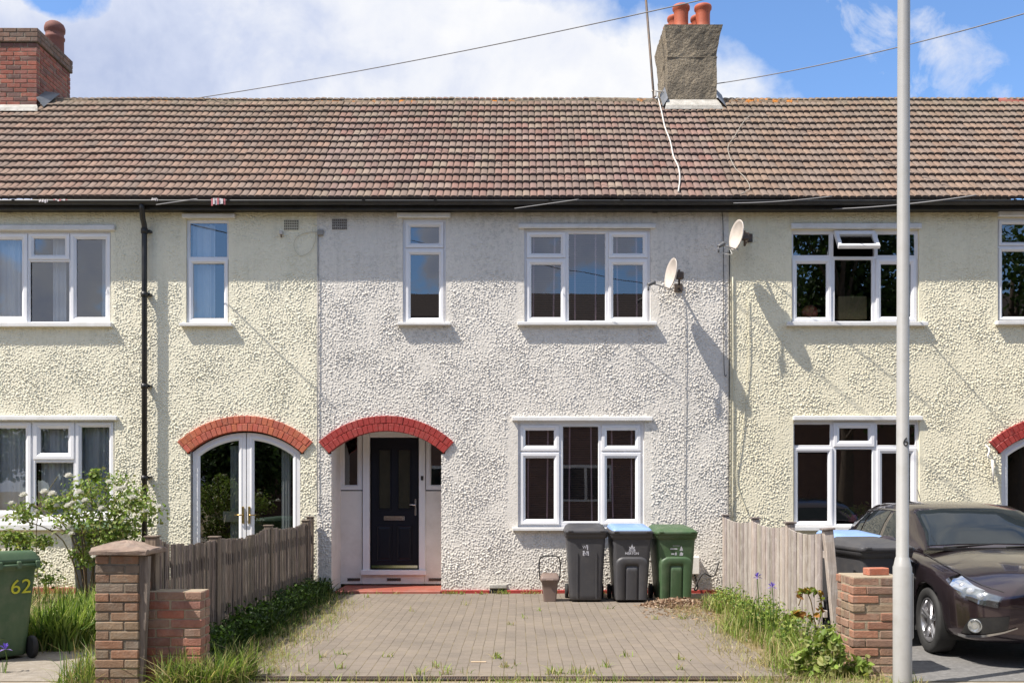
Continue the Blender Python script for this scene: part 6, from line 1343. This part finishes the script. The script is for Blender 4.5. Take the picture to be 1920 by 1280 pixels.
# windscreen across both halves
def fullpatch(S, Ys, y0, y1, s0, s1, m, name, off=0.005, nu=10, nv=10, parent=None, s0b=None):
    mb = MB(); Lq = []
    for i in range(nu + 1):
        y = y0 + (y1 - y0) * i / nu; sa = s0 if s0b is None else s0 + (s0b - s0) * i / nu
        half = [surf(S, Ys, y, sa + (s1 - sa) * j / nv) + Vector((0, -off * .7, off)) for j in range(nv + 1)]
        Lq.append([Vector((-p_.x, p_.y, p_.z)) for p_ in half] + [p_ for p_ in half[::-1]][1:])
    mb.loops(Lq, closed=False); return mb.build(name, m, parent or car)
ws = fullpatch(GS, GY, -.80, -.10, 3.15, 5.999, CG, 'windscreen', s0b=3.5)
fullpatch(GS, GY, 1.80, 1.985, 3.2, 5.999, CG, 'rear_window')
for sd in (-1, 1):
    a = patch(GS, GY, [(-.52, .95), (.30, .95), (.36, 2.75), (-.06, 2.75)], CG, 'side_window', side=sd)
    b = patch(GS, GY, [(.42, .95), (1.10, 1.0), (1.12, 2.7), (.46, 2.75)], CG, 'side_window', side=sd)
    c = patch(GS, GY, [(1.16, 1.1), (1.36, 1.3), (1.50, 2.5), (1.18, 2.68)], CG, 'side_window', side=sd)
    patch(GS, GY, [(-.60, .80), (1.42, .86), (1.42, .95), (-.60, .89)], TRIM, 'window_trim', off=0.008, nu=20, nv=1, side=sd)
    patch(GS, GY, [(-.04, 2.80), (1.50, 2.78), (1.50, 2.86), (-.04, 2.88)], TRIM, 'window_trim', off=0.008, nu=20, nv=1, side=sd)
    for yl_ in (-.66, .39, 1.18): patch(SECT, YS, [(yl_, 2.5), (yl_ + .008, 2.5), (yl_ + .008, 7.2), (yl_, 7.2)], RUBBER, 'door_gap', off=0.0035, nu=1, nv=14, side=sd)
    for yh in (.20, 1.02):
        mb = MB(); mb.bevbox(sd * .885 - .012, sd * .885 + .012, yh - .09, yh + .09, .80, .825, .008); mb.build('door_handle', PAINT, car)
    # mirror
    mb = MB(); L = []
    for k in range(9): t_ = -1 + 2 * k / 8; r__ = math.sqrt(max(0.02, 1 - t_ * t_)); L.append([(sd * (0.985 + t_ * 0.10), -.52 + r__ * .075 * math.cos(2 * math.pi * q / 16) , 1.0 + r__ * .062 * math.sin(2 * math.pi * q / 16)) for q in range(16)])
    mb.loops(L, cap0=True, cap1=True); mr = mb.build('door_mirror', PAINT, car); mb = MB(); mb.bevbox(sd * .84 - .07, sd * .84 + .07, -.54, -.48, .945, .965, .008); mb.build('mirror_arm', BLACKP, mr)
    # headlight
    hl = patch(SECT, YS, [(-1.70, 6.55), (-2.135, 5.05), (-2.13, 6.9), (-1.72, 7.9)], mat('headlight_reflector', (0.50, 0.51, 0.52), (0.22, 0.23, 0.24), rough=0.12, metal=0.9, nscale=9), 'headlight', off=0.008, side=sd)
    for (yy_, ss_, rr) in ((-1.88, 6.85, .034), (-1.98, 6.55, .040), (-2.06, 6.25, .034)):
        p_ = surf(SECT, YS, yy_, ss_); mb = MB(); cc_ = Vector((sd * (p_.x + .002), p_.y - .004, p_.z + .002)); Lr = []
        for k in range(6): a_ = math.pi / 2 * k / 5; Lr.append([cc_ + Vector((sd * .5, -.75, .25)).normalized() * (rr * .45 * math.sin(a_)) + Matrix.Rotation(2 * math.pi * q / 16, 3, Vector((sd * .5, -.75, .25)).normalized()) @ Vector((0.6 * sd, .45, .15)).cross(Vector((sd * .5, -.75, .25))).normalized() * rr * max(.05, math.cos(a_)) for q in range(16)])
        mb.loops(Lr, cap1=True); mb.build('lens', mat('lamp_lens', (0.55, 0.57, 0.60), (0.4, 0.42, 0.45), rough=0.05, metal=.4, coat=1.0), hl)
    patch(SECT, YS, [(-1.68, 6.50), (-2.14, 4.98), (-2.138, 6.98), (-1.70, 7.98)], glass_mat('headlight_cover', (0.88, 0.9, 0.9), 0.07, 0.0) if 'hcov' not in MATS else MATS['hcov'], 'headlight_cover', off=0.016, side=sd, parent=hl)
    # lower intake and fog lamp
    patch(SECT, YS, [(-1.90, 2.6), (-2.15, 2.5), (-2.155, 4.15), (-2.00, 3.9)], BLACKP, 'lower_intake', off=0.006, side=sd)
    patch(SECT, YS, [(-1.86, 2.15), (-2.165, 2.05), (-2.165, 2.4), (-1.86, 2.45)], TRIM, 'bumper_trim', off=0.010, side=sd, nv=2)
    p_ = surf(SECT, YS, -2.03, 3.35); ax = Vector((sd * .62, -.78, 0)).normalized(); e1 = ax.cross(Vector((0, 0, 1))).normalized(); e2 = ax.cross(e1); cc_ = Vector((sd * p_.x, p_.y, p_.z)); mb = MB()
    mb.loops([[cc_ + ax * o_ + (e1 * math.cos(2 * math.pi * q / 20) + e2 * math.sin(2 * math.pi * q / 20)) * r3 for q in range(20)] for o_, r3 in ((-.02, .06), (.018, .06), (.022, .052), (.014, .045), (.02, .02))], cap1=True); mb.build('fog_light', mat('fog_lens', (0.5, 0.52, 0.52), (0.35, 0.37, 0.38), rough=0.08, metal=.7, coat=1.0), car)
    patch(SECT, YS, [(1.96, 5.6), (2.13, 5.3), (2.13, 7.0), (1.90, 7.2)], mat('red_lamp', (0.25, 0.01, 0.01), rough=0.1, coat=1.0), 'tail_light', off=0.006, side=sd)
# grille
mb = MB(); Lg = [(-.20, .66), (.20, .66), (.27, .55), (.17, .46), (.24, .27), (-.24, .27), (-.17, .46), (-.27, .55)]
mb.loops([[(x, -2.10, z) for x, z in Lg], [(x, -2.19, z) for x, z in Lg], [(x * .92, -2.192, .465 + (z - .465) * .92) for x, z in Lg]], smooth=False); gr = mb.build('grille_surround', TRIM, car)
mb = MB(); mb.quad([(x * .92, -2.182, .465 + (z - .465) * .92) for x, z in Lg]); 
for k in range(12): z = .29 + k * .03; mb.box(-.2, .2, -2.19, -2.183, z, z + .012)
mb.build('grille', BLACKP, gr)
mb = MB(); mb.bevbox(-.26, .26, -2.21, -2.195, .40, .51, .004); mb.build('number_plate', mat('plate_white', (0.7, 0.7, 0.68), rough=0.4), car)
# bonnet shut line, wipers, aerial
for sd in (-1, 1): patch(SECT, YS, [(-2.10, 8.05), (-.86, 8.2), (-.86, 8.28), (-2.10, 8.13)], RUBBER, 'bonnet_gap', off=0.004, nu=16, nv=1, side=sd)
mb = MB(); mb.tube([(-.55, -.87, .962), (-.05, -.80, .99)], .008, n=6); mb.tube([(.05, -.87, .965), (.6, -.80, .985)], .008, n=6); mb.build('wipers', RUBBER, car)
mb = MB(); mb.tube([(0.0, 1.3, 1.35), (0.0, 1.42, 1.52)], .004, n=6); mb.build('aerial', RUBBER, car)
# dashboard top badge-free sunlit scuttle
mb = MB(); mb.box(-.70, .70, -.90, -.80, .93, .955); mb.build('scuttle', BLACKP, car)
# wheels
def wheel(x, y):
    sd = -1 if x < 0 else 1; wq = MB(); R0 = .305; K = 40; prof = [(.205, .06), (.22, .085), (.27, .095), (.297, .085), (.305, .06), (.305, -.06), (.295, -.09), (.2, -.09)]
    wq.loops([[(x + sd * o_, y + r3 * math.cos(2 * math.pi * q / K), .305 + r3 * math.sin(2 * math.pi * q / K)) for q in range(K)] for r3, o_ in prof], cap1=True); wh = wq.build('wheel', RUBBER, car)
    wq = MB(); wq.loops([[(x + sd * o_, y + r3 * math.cos(2 * math.pi * q / K), .305 + r3 * math.sin(2 * math.pi * q / K)) for q in range(K)] for r3, o_ in ((.208, .062), (.207, .078), (.195, .080), (.185, .055), (.18, -.04))])
    for k in range(10):
        a = 2 * math.pi * (k // 2) / 5 + (0.13 if k % 2 else -0.13) + .3; 
        ax_ = lambda r3, o_, da: (x + sd * o_, y + r3 * math.cos(a + da), .305 + r3 * math.sin(a + da))
        wq.loops([[ax_(.035, .045, -.28), ax_(.035, .062, -.15), ax_(.035, .062, .15), ax_(.035, .045, .28)], [ax_(.195, .05, -.085), ax_(.195, .074, -.055), ax_(.195, .074, .055), ax_(.195, .05, .085)]], smooth=False)
    wq.loops([[(x + sd * o_, y + r3 * math.cos(2 * math.pi * q / 16), .305 + r3 * math.sin(2 * math.pi * q / 16)) for q in range(16)] for r3, o_ in ((.05, .04), (.045, .07), (.03, .075))], cap1=True)
    wq.build('rim', mat('alloy', (0.50, 0.50, 0.52), (0.42, 0.42, 0.44), rough=0.28, metal=.85), wh)
    wq = MB(); wq.loops([[(x + sd * .0, y + r3 * math.cos(2 * math.pi * q / K), .305 + r3 * math.sin(2 * math.pi * q / K)) for q in range(K)] for r3 in (.19, .02)]); wq.build('brake_disc', DARKM, wh)
for wy in (-1.29, 1.31):
    for wx in (-.775, .775): wheel(wx, wy)
for wy in (-1.29, 1.31):
    for sd in (-1, 1):
        mb = MB(); mb.loops([[(sd * xx, wy + .352 * math.cos(math.pi * q / 24), .30 + .352 * math.sin(math.pi * q / 24)) for q in range(-3, 28)] for xx in (.56, .86)], closed=False); mb.build('arch_liner', RUBBER, car)
mb = MB(); mb.box(-.56, .56, -1.95, 1.95, .22, .5); mb.build('underbody', RUBBER, car)

# ================================================================== across the street (seen only as reflections in the windows)
oh = thing('brick_terrace', 'brick terrace across the street, mirrored in the upper windows', 'house', (6, -21, 0), world_parts=True)
OB = mat('opposite_brick', (0.22, 0.13, 0.10), (0.16, 0.10, 0.08), rough=0.9, bump=.3); OR = mat('opposite_roof', (0.10, 0.075, 0.065), (0.07, 0.055, 0.05), rough=0.9, nscale=10)
mb = MB(); mb.box(-9.2, 30, -25.4, -20.2, -.2, 5.6); mb.build('wall', OB, oh)
mb = MB(); mb.quad([(-9.4, -19.9, 5.5), (30, -19.9, 5.5), (30, -22.8, 8.8), (-9.4, -22.8, 8.8)]); mb.quad([(-9.4, -25.7, 5.5), (30, -25.7, 5.5), (30, -22.8, 8.8), (-9.4, -22.8, 8.8)]); mb.quad([(-9.2, -20.2, 5.6), (-9.2, -25.4, 5.6), (-9.2, -22.8, 8.75)]); rfo = mb.build('roof', OR, oh)
for x in (-4.5, 1.5, 7.5, 13.5, 19.5):
    for z in (1.0, 3.6):
        mb = MB(); mb.bevbox(x, x + 1.8, -20.2, -20.15, z, z + 1.3, .01); wo = mb.build('window', PAINT_W, oh); mb = MB(); mb.box(x + .08, x + .85, -20.15, -20.14, z + .08, z + 1.2); mb.box(x + .95, x + 1.72, -20.15, -20.14, z + .08, z + 1.2); mb.build('pane', CG, wo)
mb = MB(); mb.box(5.2, 6.2, -23.3, -22.3, 7.6, 9.2); mb.build('chimney', OB, oh)
def tree(label, x, y, h, rad, seed, n=9000):
    t = thing('street_tree', label, 'tree', (x, y, gzf(y)), world_parts=True, group='trees across the street'); r = random.Random(seed); mb = MB()
    mb.tube(catmull([(x, y, -.2), (x + .1, y, h * .25), (x - .1, y, h * .5), (x, y, h * .8)], 4), [.28 - .018 * k for k in range(13)], n=10); cen = []
    for k in range(16):
        a = r.uniform(0, 6.28); q = r.uniform(.35, .95) * rad; z = h * r.uniform(.32, .92); q *= 1.1 - abs(z / h - .55); c = Vector((x + q * math.cos(a), y + q * math.sin(a), z)); cen.append(c); mb.tube(catmull([(x, y, z * .65), (x + q * .4 * math.cos(a), y + q * .4 * math.sin(a), z * .85), c], 3), [.08, .07, .06, .05, .04, .03, .02], n=6)
    mb.build('trunk', mat('bark', (0.12, 0.09, 0.065), (0.08, 0.06, 0.045), rough=.95, nscale=9, bump=.6), t); leafcloud('crown', t, cen, [rad * .42] * 16, n, (.12, .26), [(0.05, 0.09, 0.02), (0.07, 0.12, 0.03), (0.035, 0.065, 0.018)], seed=seed)
tree('tall leafy tree across the street, mirrored in the right hand upper windows', 10.8, -18.2, 12.0, 3.4, 51, 15000)
tree('leafy tree across the street further along, right of the taller tree', 16.5, -18.5, 10.5, 3.0, 52, 9000)
tree('smaller leafy tree across the street, mirrored in the left double doors', -9.5, -18.3, 4.2, 2.4, 53, 9000)
tree('bushy tree across the street at the far left end', -15.5, -18.6, 4.6, 2.2, 54, 6000)

leafcloud('foliage', PLANT_POT, [(X(1598, .2), .2, Z(958, .2)), (X(1625, .2), .2, Z(952, .2)), (X(1610, .2), .2, Z(965, .2))], [(0.12, 0.08, 0.09)] * 3, 160, (0.05, 0.09), GB, seed=61)
